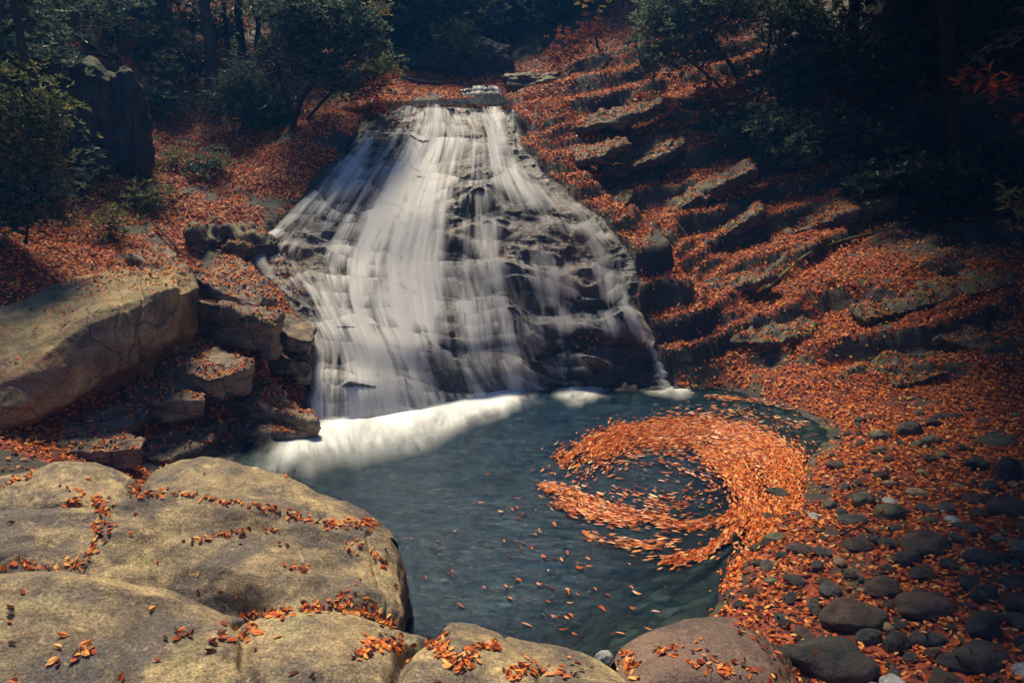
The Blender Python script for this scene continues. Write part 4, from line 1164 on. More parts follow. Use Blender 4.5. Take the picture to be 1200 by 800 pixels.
def tree(name, cat, label, trunks, blobs, leaf_mat, leaf=0.09, width=0.36, clumps=60, per=26, bark=None, group=None, seed=1, whorl=0.20, depth_scale=1.0, crown=True, twigs=True, up=0.35):
    """trunks: [(list of (px,py,t), r0, r1)]; blobs: [(px,py,t,rx_px,ry_px)]; everything lands at its own distance"""
    rng = np.random.default_rng(seed)
    clumps = int(clumps * 1.7); leaf = leaf * 1.12
    bark = bark or M_bark_dark
    wood = Parts()
    skel = []
    for pts, r0, r1 in trunks:
        P = np.array([at(*p) for p in pts])
        if len(P) == 2: P = wander(P[0], P[1], 9, 0.05, rng)
        C = catmull(P, 26)
        C = C + 0.012 * np.linalg.norm(C[-1] - C[0]) * np.stack([perlin(np.c_[np.linspace(0, 5, 26) + 13 * c + seed, np.zeros(26), np.zeros(26)]) for c in range(3)], 1)
        rad = r0 + (r1 - r0) * np.linspace(0, 1, 26) ** 0.8
        rad[:3] *= [1.45, 1.2, 1.06]
        wood.add(*tube(C, rad, 8, seed))
        skel.append((C, rad))
    base = skel[0][0][0].copy() if skel else at(*blobs[0][:3])
    LV = Parts()
    SK = np.concatenate([s[0] for s in skel]) if skel else base[None]
    tot = sum(b[3] * b[4] for b in blobs) or 1
    for bx, by, bt, rx, ry in blobs:
        c = at(bx, by, bt)
        sx = rx * bt / FPX; sz = ry * bt / FPX; sy = 0.8 * sx * depth_scale
        m = max(2, int(round(clumps * rx * ry / tot)))
        off = in_blob(m, rng)
        off *= 1 + 0.25 * perlin(off * 2.2 + seed)[:, None]
        cc = c + off * [sx, sy, sz]
        # limbs: a few stout ones to the blob's middle, thin twigs to each clump
        hub = c + np.array([0, 0, -0.25 * sz])
        j = np.argmin(np.linalg.norm(SK - hub, axis=1) + 0.35 * np.abs(SK[:, 2] - hub[2] + 0.3 * sz))
        limb = wander(SK[j], hub, 10, 0.10, rng)
        lr = max(0.012, 0.05 * min(1.0, sx))
        wood.add(*tube(limb, np.linspace(lr, lr * 0.45, 10), 6, seed))
        nodes = np.concatenate([limb[4:], SK[max(0, j - 2):j + 6]])
        if twigs:
            for q in cc[:: (1 if len(cc) < 50 else 2)]:
                a = nodes[np.argmin(np.linalg.norm(nodes - q, axis=1))]
                wood.add(*tube(wander(a, q, 6, 0.10, rng), np.linspace(0.011, 0.004, 6), 4, 0))
        for q in cc:
            k = int(per * rng.uniform(0.6, 1.4))
            # sprays: several whorls strung along a short shoot
            outd = (q - hub); outd = outd / (np.linalg.norm(outd) + 1e-6) + rng.normal(size=3) * 0.35 + [0, 0, 0.15]
            outd /= np.linalg.norm(outd)
            nw = max(2, k // 7)
            wc = q + outd * rng.uniform(-1, 1.2, nw)[:, None] * whorl + rng.normal(size=(nw, 3)) * whorl * 0.55
            w = wc[rng.integers(0, nw, k)]
            d = rng.normal(size=(k, 3)) * [1, 1, 0.45] + outd * 0.5 + [0, 0, up]
            d /= np.linalg.norm(d, axis=1)[:, None]
            LV.add(*leaf_cloud(w + d * leaf * 0.15, d, leaf, width, rng))
    root = tag(empty(name, base), label, cat, group)
    if wood.n: link("trunk", wood.mesh("trunk", bark, base), root)
    if LV.n: link("crown", LV.mesh("crown", leaf_mat, base, False), root)
    return root
def foot(px, py):
    t = depth_of(cast(px, py)); return (px, py + 4, t + 0.05)
TG = "trees of the valley wood"
SG = "shrubs on the banks"
def T(px, py): return depth_of(cast(px, py))

# --- left bank
tree("bare_tree", "tree", "thin pale leaning trunk crossing the upper left corner", [([(46,135,9.6),(42,115,9.55),(36,85,9.5),(24,50,9.4),(16,5,9.3),(0,-60,9.2),(-60,-160,9.1),(-150,-260,9.1)], .065, .04)],
     [(-190,-300,9.2,90,50)], M_green, clumps=24, bark=M_bark, seed=2, group=TG)
tree("shrub", "shrub", "bright olive bush filling the left edge above the square block", [([(30,262,9.8),(34,200,9.7),(40,130,9.6)], .03, .012), ([(52,262,9.8),(58,215,9.7),(62,170,9.6)], .02, .008), ([(15,262,9.8),(2,200,9.7),(-20,130,9.6)], .025, .01)],
     [(28,118,9.5,50,34),(58,148,9.4,34,24),(18,165,9.5,44,34),(50,188,9.5,28,20),(-40,140,9.5,50,50)], M_olive, leaf=0.062, clumps=135, per=40, whorl=.13, seed=3, group=SG)
tree("shrub", "shrub", "dark green low bush under the olive one on the left", [([(30,285,9.6),(34,250,9.5),(40,225,9.5)], .02, .01)],
     [(40,232,9.4,46,26),(10,215,9.5,36,30),(70,250,9.5,24,14),(-30,250,9.4,40,40),(20,258,9.3,30,18)], M_green, leaf=0.06, clumps=100, per=38, whorl=.13, seed=4, group=SG)
tree("straight_tree", "tree", "straight brown trunk standing alone on the left leafy slope", [([(251,T(250,128) and 130,T(250,130)),(249,90,T(250,130)-.05),(244,40,T(250,130)-.1),(239,-10,T(250,130)-.15),(232,-120,T(250,130)-.2)], .15, .10)],
     [(225,-150,T(250,130)-.2,110,60)], M_rusty, clumps=12, bark=M_bark, seed=5, group=TG)
tree("tree", "tree", "dark slim tree behind the moss-capped pillar", [([foot(132,66),(134,30,16.5),(138,-40,16.2),(140,-120,16)], .13, .08)],
     [(100,8,15.5,70,26),(40,10,14.5,60,30),(30,50,13.5,48,30)], M_green, leaf=0.10, clumps=150, per=34, seed=6, group=TG)
tree("tree", "tree", "dark forked tree left of the red-leafed shrub's slope, trunks close together", [([foot(283,58),(280,20,17.5),(276,-40,17.2),(270,-120,17)], .12, .07), ([foot(300,55),(304,20,17.5),(312,-50,17.2)], .07, .04), ([foot(268,60),(264,20,17.6),(256,-60,17.3)], .07, .04)],
     [(225,-20,16.8,70,24),(300,-15,16.6,90,24),(330,-90,16.5,120,60)], M_green, leaf=0.10, clumps=110, per=30, seed=7, group=TG)
tL = T(345,150)
tree("rhododendron", "tree", "crooked many-stemmed rhododendron overhanging the upper left of the falls", [([(342,150,tL),(352,120,tL-.1),(372,90,tL-.2),(392,60,tL-.3),(398,20,tL-.3)], .07, .03), ([(345,150,tL),(335,110,tL-.1),(322,70,tL-.1),(305,40,tL),(296,10,tL)], .06, .025), ([(360,140,tL),(385,112,tL-.2),(412,92,tL-.3),(430,84,tL-.4)], .04, .015)],
     [(392,22,tL-.4,52,22),(350,40,tL-.3,36,26),(412,58,tL-.4,30,22),(425,36,tL-.3,22,20),(340,8,tL-.2,46,18),(392,92,tL-.4,26,16),(365,78,tL-.2,24,14)], M_green, leaf=0.10, width=.34, clumps=230, per=36, seed=8, group=TG)
tree("shrub", "shrub", "pale grassy-leaved bush left of the crooked rhododendron", [([(285,150,T(285,150)),(287,120,T(285,150)-.1),(292,95,T(285,150)-.1)], .025, .01)],
     [(290,105,T(285,150)-.3,30,22),(270,125,T(285,150)-.3,24,18),(310,125,T(285,150)-.3,26,18)], M_green, leaf=0.13, width=.16, clumps=80, per=36, seed=9, up=-.1, group=SG)
for q, (x, y, h, lab, m) in enumerate(((205,190,26,"green sapling standing in the leaves at the middle of the left slope","o"),(182,232,20,"pale green sprig in the leaves low on the left slope","o"),(232,200,18,"low dark green bush beside the sapling on the left slope","g"),(168,240,12,"tiny green sprig left of the pale one, low on the left slope","o"),(250,196,16,"dark bush under the straight brown trunk","g"),(128,266,14,"little green seedling above the square block","o"),(96,215,22,"green weed tuft under the small mossy boulder on the left","g"))):
    t_ = T(x, y + 8)
    tree("sapling", "sapling", lab, [([(x,y+h*.5,t_),(x+2,y,t_-.05),(x+1,y-h*.7,t_-.05)], .012, .005)], [(x,y-h*.3,t_-.1,h*.95,h*.45),(x+2,y+h*.1,t_-.15,h*.9,h*.3)],
         M_olive if m == "o" else M_green, leaf=0.10, width=.20, clumps=14, per=20, whorl=.19, seed=20+q, group="saplings on the left slope")
tree("shrub", "shrub", "shrub with crimson leaves beside the top left of the falls", [([(432,135,15.6),(438,118,15.5),(448,100,15.4)], .02, .008)],
     [(440,106,15.3,22,16),(452,128,15.2,18,12),(425,95,15.5,20,12),(462,140,15.0,16,8)], M_redleaf, leaf=0.06, clumps=26, per=20, whorl=.14, seed=31, group=SG)
tree("shrub", "shrub", "olive and rust bush on the lip above the crimson shrub", [([(425,100,16.2),(430,85,16.1)], .02, .01)],
     [(432,88,16,28,16),(410,100,16,26,14),(450,75,16.3,16,10)], M_olive, leaf=0.08, clumps=60, per=30, seed=32, group=SG)
tree("yellow_tree", "tree", "slight tree with a few clear yellow leaves at the top, left of centre", [([foot(425,70),(430,40,19),(440,5,18.9),(446,-40,18.8)], .05, .02)],
     [(438,18,18.7,18,18),(442,4,18.7,18,8),(450,-30,18.7,24,20)], M_yellow, leaf=0.085, clumps=26, per=14, seed=33, group=TG)

for q, (x, y, t_, lab, m) in enumerate(((-5,60,12.0,"bluish evergreen above the dark boulder in the upper left",M_green),(180,30,18.5,"evergreen between the dark slim tree and the straight trunk",M_green),(345,40,19,"evergreen behind the crooked rhododendron",M_olive),(120,20,20,"dim evergreen high on the left slope",M_darkgreen))):
    b = at(x, y, t_); g = TERR.ray_cast(Vector((b[0], b[1], 60)), Vector((0, 0, -1)))[0]
    fx, fy, ft = [float(v[0]) for v in project(np.array([b[0], b[1], g.z - 0.1]))]; s_ = 16.0 / t_
    tree("evergreen_tree", "tree", lab, [([(fx,fy,ft),(fx+4,fy-60*s_,ft),(fx-3,fy-120*s_,ft)], .09, .04)],
         [(fx-18*s_,fy-52*s_,ft-.3,40*s_,17*s_),(fx+22*s_,fy-72*s_,ft-.4,40*s_,18*s_),(fx-14*s_,fy-98*s_,ft-.3,42*s_,18*s_),(fx+6*s_,fy-125*s_,ft,40*s_,18*s_)], m, leaf=0.11, clumps=110, per=30, whorl=.22, seed=160+q, group=TG)
for q, (x, y, rx, ry, m, lab) in enumerate(((212,72,40,18,M_darkgreen,"dim bush between the dark slim tree and the straight brown trunk"),(182,118,24,13,M_green,"small bush right of the mossy rock rib"),(318,132,40,15,M_darkgreen,"low dark bush under the crooked rhododendron, left side"),(312,62,40,22,M_green,"bush at the foot of the forked dark tree"),(246,30,44,16,M_darkgreen,"bush high on the left slope behind the straight brown trunk"),(172,44,30,16,M_olive,"yellow-green bush high up left of the straight trunk"))):
    t_ = T(x, y + ry)
    tree("shrub", "shrub", lab, [([(x,y+ry+2,t_),(x+3,y,t_-.1),(x-2,y-ry*.6,t_-.1)], .022, .008), ([(x+8,y+ry+2,t_),(x+14,y-ry,t_-.1),(x+18,y-ry*3.2,t_)], .02, .008)], [(x,y,t_-.25,rx,ry),(x+rx*.4,y+ry*.4,t_-.35,rx*.6,ry*.6),(x+16,y-ry*2.6,t_,rx*.5,ry*.7)], m, leaf=0.085, clumps=48, per=28, seed=180+q, group=SG)
for q, (x, y, dx, lab) in enumerate(((320,84,8,"thin bare sapling trunk behind the crooked rhododendron"),(205,118,-5,"thin bare sapling trunk left of the straight brown one"),(352,60,-10,"thin leaning sapling trunk above the crooked rhododendron"),(176,92,6,"thin dark sapling trunk right of the moss-capped rib"))):
    t_ = T(x, y)
    tree("bare_tree", "tree", lab, [([(x,y+3,t_),(x+dx*.4,y-40,t_-.05),(x+dx,y-90,t_-.1),(x+dx*1.3,y-190,t_-.1)], .045, .02)], [(x+dx*1.3,y-190,t_-.1,40,24)], M_rusty, leaf=.08, clumps=8, per=12, seed=200+q, bark=M_bark if q % 2 else M_bark_dark, group=TG)
# --- the dim wood closing the valley
back = [(500,86,24,M_green,"dim evergreen left of the stream gap at the back"),(470,70,22,M_darkgreen,"dark evergreen just behind the yellow-leaved tree"),(545,78,28,M_darkgreen,"tall dark tree straight above the top of the falls"),(600,74,26,M_darkgreen,"dark tree right of the stream gap at the back"),(645,62,24,M_green,"bluish evergreen behind the rust-leaved bush"),(690,40,25,M_darkgreen,"dark evergreen at the top right of the stream gap"),(420,40,24,M_darkgreen,"black-green tree in the far gap behind the rhododendron"),(570,40,34,M_darkgreen,"farthest dark tree in the middle of the back wood"),(730,40,23,M_darkgreen,"dark thin tree left of the blue-green rhododendron"),(520,40,33,M_green,"faint green tree deep in the back wood, left of centre"),(640,20,34,M_darkgreen,"faint tree deep in the back wood, right of centre")]
for q, (x, y, t_, m, lab) in enumerate(back):
    b = at(x, y, t_); hgt = np.array([0, 0, 1.0])
    g = TERR.ray_cast(Vector((b[0], b[1], 60)), Vector((0, 0, -1)))[0]
    gz = g.z if g else b[2]
    fx, fy, ft = [float(v[0]) for v in project(np.array([b[0], b[1], gz - 0.1]))]
    s = 24.0 / t_
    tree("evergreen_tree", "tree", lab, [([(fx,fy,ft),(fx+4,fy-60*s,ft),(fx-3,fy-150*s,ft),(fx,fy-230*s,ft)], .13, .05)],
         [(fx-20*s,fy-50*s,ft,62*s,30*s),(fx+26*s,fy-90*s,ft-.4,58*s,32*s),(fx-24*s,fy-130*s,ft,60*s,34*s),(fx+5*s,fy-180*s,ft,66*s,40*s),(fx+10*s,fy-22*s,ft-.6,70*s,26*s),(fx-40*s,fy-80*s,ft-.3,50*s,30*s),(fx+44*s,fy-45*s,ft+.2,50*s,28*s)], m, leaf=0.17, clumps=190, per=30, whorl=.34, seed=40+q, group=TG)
tree("shrub", "shrub", "green bush with pale tips by the small upper cascade", [([foot(528,75),(530,60,21)], .03, .01)], [(526,50,20.5,22,14),(548,45,20.5,18,14),(536,62,20.4,20,10)], M_olive, leaf=0.09, clumps=50, per=30, seed=60, group=SG)
tree("shrub", "shrub", "rust-leaved bush clinging above the pool at the top of the falls", [([foot(668,72),(672,50,19.5)], .03, .01)], [(672,48,19.4,20,12),(690,38,19.4,18,10),(655,66,19.4,18,10)], M_rusty, leaf=0.09, clumps=40, per=22, seed=61, group=SG)
tree("yellow_tree", "tree", "sprays of yellow leaves hanging into the top edge, right of centre", [([foot(700,56),(698,30,20),(696,0,19.8),(692,-40,19.7)], .04, .015)], [(688,-2,19.5,30,8),(705,-20,19.5,26,12)], M_yellow, leaf=0.08, clumps=26, per=14, seed=62, group=TG)

# --- right bank
tR = T(880,120)
tree("rhododendron", "tree", "large blue-green rhododendron crowning the right bank", [([(872,125,tR),(866,95,tR-.1),(852,70,tR-.2),(832,45,tR-.3),(800,20,tR-.4)], .07, .03), ([(884,128,tR),(894,95,tR-.1),(900,60,tR-.2),(905,20,tR-.3)], .07, .03), ([(862,128,tR),(846,104,tR-.2),(826,86,tR-.4),(800,66,tR-.6)], .05, .02)],
     [(790,40,tR-.8,46,30),(770,66,tR-.9,32,24),(820,20,tR-.7,48,22),(860,10,tR-.5,44,24),(905,22,tR-.5,48,18),(945,20,tR-.4,34,16),(835,62,tR-.6,26,14),(780,8,tR-.6,40,20),(880,-40,tR-.4,110,40)], M_green, leaf=0.11, width=.34, clumps=270, per=38, seed=70, group=TG)
tree("tree", "tree", "crooked twiggy tree with few leaves in front of the dark right wood", [([(916,150,tR-.6),(912,120,tR-.6),(920,90,tR-.6),(912,60,tR-.5),(918,20,tR-.5)], .05, .025), ([(918,150,tR-.6),(940,120,tR-.7),(942,80,tR-.6),(934,40,tR-.6)], .03, .015)],
     [(905,80,tR-.8,30,24),(930,110,tR-.8,26,18),(880,90,tR-.8,24,18)], M_green, leaf=0.09, clumps=50, per=22, bark=M_bark, seed=71, group=TG)
tB = T(860,175)
tree("bare_shrub", "shrub", "leafless grey shrub with forking twigs sprawling on the right bank", [([(852,172,tB),(846,155,tB-.2),(832,142,tB-.4),(822,130,tB-.5)], .03, .01), ([(852,172,tB),(835,160,tB-.3),(815,163,tB-.5),(802,150,tB-.6)], .022, .008), ([(852,172,tB),(860,155,tB-.1),(868,142,tB-.1)], .022, .008), ([(850,172,tB),(838,192,tB-.5),(820,212,tB-.8),(812,220,tB-.9)], .016, .006), ([(848,176,tB),(858,190,tB-.3),(858,205,tB-.5)], .012, .006)], [], M_green, bark=M_bark, seed=72, group=SG)
for q, (x, y, rx, ry, m, lab) in enumerate(((845,118,34,16,M_rusty,"rust and green bush under the big rhododendron"),(880,150,40,16,M_green,"low green bush behind the leafless grey shrub"),(930,160,34,16,M_green,"dim green bush right of the leafless shrub"),(975,150,30,16,M_darkgreen,"dark bush at the edge of the black wood"),(978,118,22,10,M_rusty,"reddish spray of leaves in front of the black wood"),(1010,165,40,16,M_darkgreen,"barely visible bush inside the black wood"),(925,182,26,9,M_green,"small green clump on the lip of the leaf-topped slab"),(1090,150,60,30,M_darkgreen,"broad black bush far over on the right bank"))):
    t_ = T(x, y + ry)
    tree("shrub", "shrub", lab, [([(x,y+ry+2,t_),(x+3,y,t_-.1),(x-2,y-ry*.6,t_-.1)], .022, .008)], [(x,y,t_-.25,rx,ry),(x+rx*.4,y+ry*.4,t_-.35,rx*.6,ry*.6)], m, leaf=0.09, clumps=46, per=28, seed=80+q, group=SG)
# trees of the black wood: tall, some added out of view to shade the banks
wood = [((9.0,15.0),10.0,(-.26,-.02),"thick-crowned tree shading the right bank, nearest the stones"),((9.2,12.0),9.5,(-.32,-.04),"thick-crowned tree at the right edge over the shaded outcrop"),((9.6,17.6),10.0,(-.16,-.05),"black tree behind the leaf-topped slab"),((11.0,15.5),10,(-.1,.0),"black tree far right in the dark wood"),((9.0,20.5),9.0,(-.05,-.1),"dark tree just right of the blue-green rhododendron"),((11.5,19.5),9.0,(-.1,0),"hindmost black tree of the right wood"),((8.4,6.0),9.0,(-.52,-.02),"broad tree overhanging the stony shore from the right"),((13,12),9.5,(-.1,0),"black tree at the far right edge of the wood"),((-13.2,11.5),9.5,(.05,.0),"tall dark tree beyond the left frame edge behind the big boulder"),((-13.0,16.5),9.5,(.05,.0),"tall dark tree deep in the left wood")]
for q, ((x, y), hgt, lean, lab) in enumerate(wood):
    g = TERR.ray_cast(Vector((x, y, 60)), Vector((0, 0, -1)))[0]
    b = np.array([x, y, g.z - 0.15]); pts = []
    for f in (0, .25, .5, .75, 1.0):
        p = b + np.array([lean[0] * hgt * f ** 1.4, lean[1] * hgt * f, hgt * f]); pts.append(tuple(float(v[0]) for v in project(p)))
    bl = []
    for (dx, dy, f, rr) in ((-1.7,-1.0,.68,1.6),(1.2,.7,.62,1.7),(-.4,1.2,.75,1.8),(.8,-1.3,.8,1.8),(0,0,1.0,2.0),(-2.0,.6,.85,1.7),(-.8,-.2,.8,1.8)):
        p = b + np.array([lean[0] * hgt * f ** 1.4 + dx, lean[1] * hgt * f + dy, hgt * f])
        X_, Y_, D_ = (float(v[0]) for v in project(p)); bl.append((X_, Y_, D_, rr * FPX / D_, rr * .7 * FPX / D_))
    tree("shading_forest_tree", "tree", lab, [(pts, .17, .06)], bl, M_darkgreen, leaf=0.22, width=.45, clumps=190, per=36, whorl=.36, seed=100+q, group=TG)
for q, (x, y, t_, rx, ry, lab) in enumerate(((1000,95,17,70,40,"black undergrowth bush behind the twiggy tree on the right"),(1080,60,17.5,80,50,"tall black bush in the depth of the right wood"),(1160,90,16,80,50,"black bush at the right edge below the corner twig"),(1180,30,18,90,45,"black bush high in the upper right corner"),(1040,20,19,80,40,"black bush at the top edge of the right wood"),(960,60,18.5,60,40,"dark bush filling the gap right of the blue-green rhododendron"),(1150,180,14.6,80,28,"low black bush above the long leafy shelf on the right"),(1060,205,15,60,16,"black creeping bush over the big black hollow"))):
    b = at(x, y + ry, t_); g = TERR.ray_cast(Vector((b[0], b[1], 60)), Vector((0, 0, -1)))[0]
    fx, fy, ft = [float(v[0]) for v in project(np.array([b[0], b[1], g.z - .05]))]
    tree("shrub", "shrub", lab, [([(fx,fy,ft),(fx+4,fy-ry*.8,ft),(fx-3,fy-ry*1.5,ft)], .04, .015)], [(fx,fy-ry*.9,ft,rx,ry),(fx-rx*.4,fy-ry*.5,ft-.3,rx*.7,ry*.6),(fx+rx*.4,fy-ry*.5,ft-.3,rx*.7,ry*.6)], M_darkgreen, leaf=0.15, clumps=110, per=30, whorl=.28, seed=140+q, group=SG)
# two broad trees added at the right, boughs out of view to shade the shore
for q, (root, crowns, lab) in enumerate((((8.2, 7.0), ((3.9,9.6,7.7,1.6),(5.3,8.6,7.3,1.7),(3.6,7.5,6.9,1.6),(2.5,7.3,6.9,1.4),(5.0,6.9,6.9,1.6),(3.0,8.4,7.2,1.2)), "broad low tree at the right frame edge reaching its boughs over the stony shore"), ((9.6, 9.2), ((6.6,9.4,7.8,1.7),(5.0,11.2,8.4,1.6),(6.4,11.0,8.6,1.8),(6.8,7.6,7.4,1.6),(4.6,10.2,8.1,1.4)), "broad low tree behind the shaded outcrop reaching its boughs over the right bank"))):
    g = TERR.ray_cast(Vector((root[0], root[1], 60)), Vector((0, 0, -1)))[0]
    pr = lambda p: tuple(float(v[0]) for v in project(np.array(p)))
    cx = sum(c[0] for c in crowns) / len(crowns); cy = sum(c[1] for c in crowns) / len(crowns)
    pp = [np.array([root[0] + (cx - root[0]) * f ** 2, root[1] + (cy - root[1]) * f ** 2, g.z - .1 + (6.6 - g.z) * f]) for f in (0, .25, .5, .75, 1)]
    rng_ = np.random.default_rng(300 + q); wood_ = Parts(); lv = Parts(); C_ = catmull(np.array(pp), 30)
    wood_.add(*tube(C_, np.linspace(.24, .10, 30), 9, q))
    for (x, y, z, r) in crowns:
        wood_.add(*tube(wander(C_[22], np.array([x, y, z]), 10, .08, rng_), np.linspace(.08, .03, 10), 6))
        c_ = np.array([x, y, z]) + in_blob(230, rng_, .1) * [r, r, r * .55]
        w_ = np.repeat(c_, 20, 0) + rng_.normal(size=(4600, 3)) * .28
        lv.add(*leaf_cloud(w_, rng_.normal(size=(4600, 3)) * [1, 1, .4], .20, .45, rng_))
    rt = tag(empty("shading_forest_tree", pp[0]), lab, "tree", TG)
    link("trunk", wood_.mesh("trunk", M_bark, pp[0]), rt); link("crown", lv.mesh("crown", M_green, pp[0], False), rt)
# twigs with long leaves reaching in at the right edge
for q, (pts, bl, lab) in enumerate((([(1290,-20,6.5),(1250,10,6.4),(1215,30,6.3),(1185,52,6.2),(1150,60,6.1)], [(1192,40,6.2,20,14),(1165,56,6.1,16,6),(1215,20,6.3,20,16)], "leafy twig reaching in at the top right corner"), ([(1320,60,6.3),(1260,92,6.2),(1215,100,6.1),(1170,98,6.0),(1115,105,5.9)], [(1180,102,6.0,26,8),(1140,100,5.95,22,6),(1195,118,6.0,18,10)], "leafy twig with hanging rusty leaves below the corner twig on the right"), ([(1330,200,6.0),(1260,225,5.9),(1210,236,5.8),(1182,235,5.7)], [(1188,236,5.75,12,4)], "short yellowish twig tip at the right edge, the lowest of the three"))):
    tree("branch", "branch", lab, [(pts, .016, .006)], bl, M_olive if q == 2 else M_rusty if q == 1 else M_darkgreen, leaf=0.09, width=.30, clumps=7, per=11, whorl=.10, seed=120+q, group="twigs reaching in from the right", up=-.25, bark=M_bark)

# dead wood on the ground
def log(name, pts, r0, r1, mat, label, cat, lift=0.0, group=None, branches=()):
    P = []
    for x, y in pts:
        p = cast(x, y); P.append(p + np.array([0, 0, lift]))
    C = catmull(np.array(P), 24)
    prt = Parts(); prt.add(*tube(C, np.linspace(r0, r1, 24), 9, 3.0, 0.3))
    for (i, d, L, r) in branches:
        a = C[i]; e = a + np.array(d) * L
        prt.add(*tube(wander(a, e, 6, .1, np.random.default_rng(i)), np.linspace(r, r * .4, 6), 5))
    b = C[0]
    return tag(link(name, prt.mesh(name, mat, b), loc=b), label, cat, group)
log("log", [(885,352),(915,325),(945,300),(985,284),(1045,268),(1075,258)], .045, .02, M_mossbark, "long moss-covered fallen trunk lying up the right bank", "log", .015)
log("fallen_branch", [(180,268),(196,284),(210,300),(222,310)], .022, .012, M_bark, "thin bleached branch lying on the left slope above the square block", "branch", .10)
DW = "sticks lying on the leaf bank at the top of the falls"
log("stick", [(470,92),(490,98),(515,100),(534,99)], .05, .03, M_bark, "pale dead stick on the leaf bank left of the upper cascade", "stick", .05, DW)
log("stick", [(492,90),(505,96),(528,94)], .035, .02, M_bark, "shorter dead stick behind the pale one by the upper cascade", "stick", .09, DW)
log("stick", [(985,632),(1010,622),(1035,640)], .012, .006, M_bark_dark, "bent dark twig among the stones on the right shore", "stick", .04)
log("stick", [(1050,570),(1070,576),(1118,586)], .012, .007, M_bark, "straight pale twig lying beyond the round green stone", "stick", .05)
# ------------------------------------------------------------------ fallen leaves
def leaf_quads(P, N, rng, size, flatness=0.35, heading=None, stretch=1.0):
    n = len(P)
    N = N + rng.normal(size=(n, 3)) * flatness
    N /= np.linalg.norm(N, axis=1)[:, None]
    r = rng.normal(size=(n, 3)) if heading is None else heading + rng.normal(size=(n, 3)) * 0.22
    D = r - N * (r * N).sum(1)[:, None]; D /= np.linalg.norm(D, axis=1)[:, None] + 1e-9
    S = np.cross(N, D)
    L = (size * rng.uniform(0.65, 1.3, n) * stretch)[:, None]; Wd = (size * rng.uniform(0.40, 0.62, n))[:, None] * (L / np.asarray(size)[:, None]) ** 0.3
    f = rng.uniform(-0.05, 0.40, n)[:, None]; cu = rng.uniform(-0.15, 0.28, n)[:, None]
    b = P - D * L * 0.5 + N * L * cu * 0.5; tip = P + D * L * 0.5 + N * L * cu
    l1 = P - D * L * 0.2 - S * Wd * 0.5 + N * Wd * f; l2 = P + D * L * 0.18 - S * Wd * 0.42 + N * Wd * f
    r1 = P - D * L * 0.2 + S * Wd * 0.5 + N * Wd * f; r2 = P + D * L * 0.18 + S * Wd * 0.42 + N * Wd * f
    V = np.stack([b, l1, l2, tip, r2, r1], 1).reshape(-1, 3)
    k = np.arange(n)[:, None] * 6
    F = np.concatenate([k + np.array([0, 3, 2, 1]), k + np.array([0, 5, 4, 3])], 1).reshape(-1, 4)
    return V, F
def sample_faces(V, F, dens, rng):
    """random points on faces (triangles or quads), dens = leaves per square metre per face"""
    A, B, C = V[F[:, 0]], V[F[:, 1]], V[F[:, 2]]
    Dd = V[F[:, 3]] if F.shape[1] == 4 else A
    nn = np.cross(B - A, C - A) + (np.cross(C - A, Dd - A) if F.shape[1] == 4 else 0)
    ar = 0.5 * np.linalg.norm(nn, axis=1)
    nn = nn / (np.linalg.norm(nn, axis=1)[:, None] + 1e-12)
    nn *= np.where(nn[:, 2:3] < 0, -1, 1)
    cnt = rng.poisson(ar * dens)
    idx = np.repeat(np.arange(len(F)), cnt)
    u, v = rng.random(len(idx)), rng.random(len(idx))
    if F.shape[1] == 4:
        P = A[idx] * ((1 - u) * (1 - v))[:, None] + B[idx] * (u * (1 - v))[:, None] + C[idx] * (u * v)[:, None] + Dd[idx] * ((1 - u) * v)[:, None]
    else:
        m = u + v > 1; u[m], v[m] = 1 - u[m], 1 - v[m]
        P = A[idx] * (1 - u - v)[:, None] + B[idx] * u[:, None] + C[idx] * v[:, None]
    return P, nn[idx]
rng = np.random.default_rng(77)
LP, LN, LS = [], [], []
# on the banks
tvv = TV.reshape(-1, 3); tf = grid_faces(*GX.shape)
fc = tvv[tf].mean(1); X_, Y_, D_ = project(fc)
seen = (D_ > 2) & (D_ < 27) & (X_ > -90) & (X_ < 1290) & (Y_ > -60) & (Y_ < 900)
lf = litter[tf].mean(1)
dens = np.where(seen, np.clip(lf, 0, 1) ** 1.25, 0) * np.interp(D_, [4, 9, 14, 27], [620, 620, 520, 260])
P, N = sample_faces(tvv, tf, dens, rng)
LP.append(P + N * rng.uniform(0.004, 0.03, len(P))[:, None]); LN.append(N); LS.append(np.interp(project(P)[2], [5, 10, 20], [0.052, 0.056, 0.075]))
# on rocks
for o, V, F in SURF + [(None, None, None)]:
    if V is None: continue
    pass
ROCKS = [(o, V, F) for o, V, F in SURF]
def world_mesh(o):
    me = o.data; V = np.empty(len(me.vertices) * 3); me.vertices.foreach_get("co", V); V = V.reshape(-1, 3) + np.array(o.location)
    lt = len(me.polygons[0].vertices)
    F = np.empty(len(me.polygons) * lt, np.int32); me.polygons.foreach_get("vertices", F); return V, F.reshape(-1, lt)
for o in list(COL.objects):
    if o.name.split('.')[0] in ("ledge_rock", "outcrop_rock"):
        V, F = world_mesh(o)
        A, B, C = V[F[:, 0]], V[F[:, 1]], V[F[:, 2]]
        nn = np.cross(B - A, C - A); nn /= np.linalg.norm(nn, axis=1)[:, None] + 1e-12
        c = (A + B + C) / 3
        nse = fbm(c * 2.0 + 5, 3)
        outcrop = o.name.startswith("outcrop")
        d = sstep(0.55, 0.85, nn[:, 2]) * sstep(-0.6 if not outcrop else -0.75, 0.35 if not outcrop else 0.0, nse) * (720 if not outcrop else 700)
        P, N = sample_faces(V, F, d, rng)
        LP.append(P + N * rng.uniform(0.003, 0.015, len(P))[:, None]); LN.append(N); LS.append(np.full(len(P), 0.054))
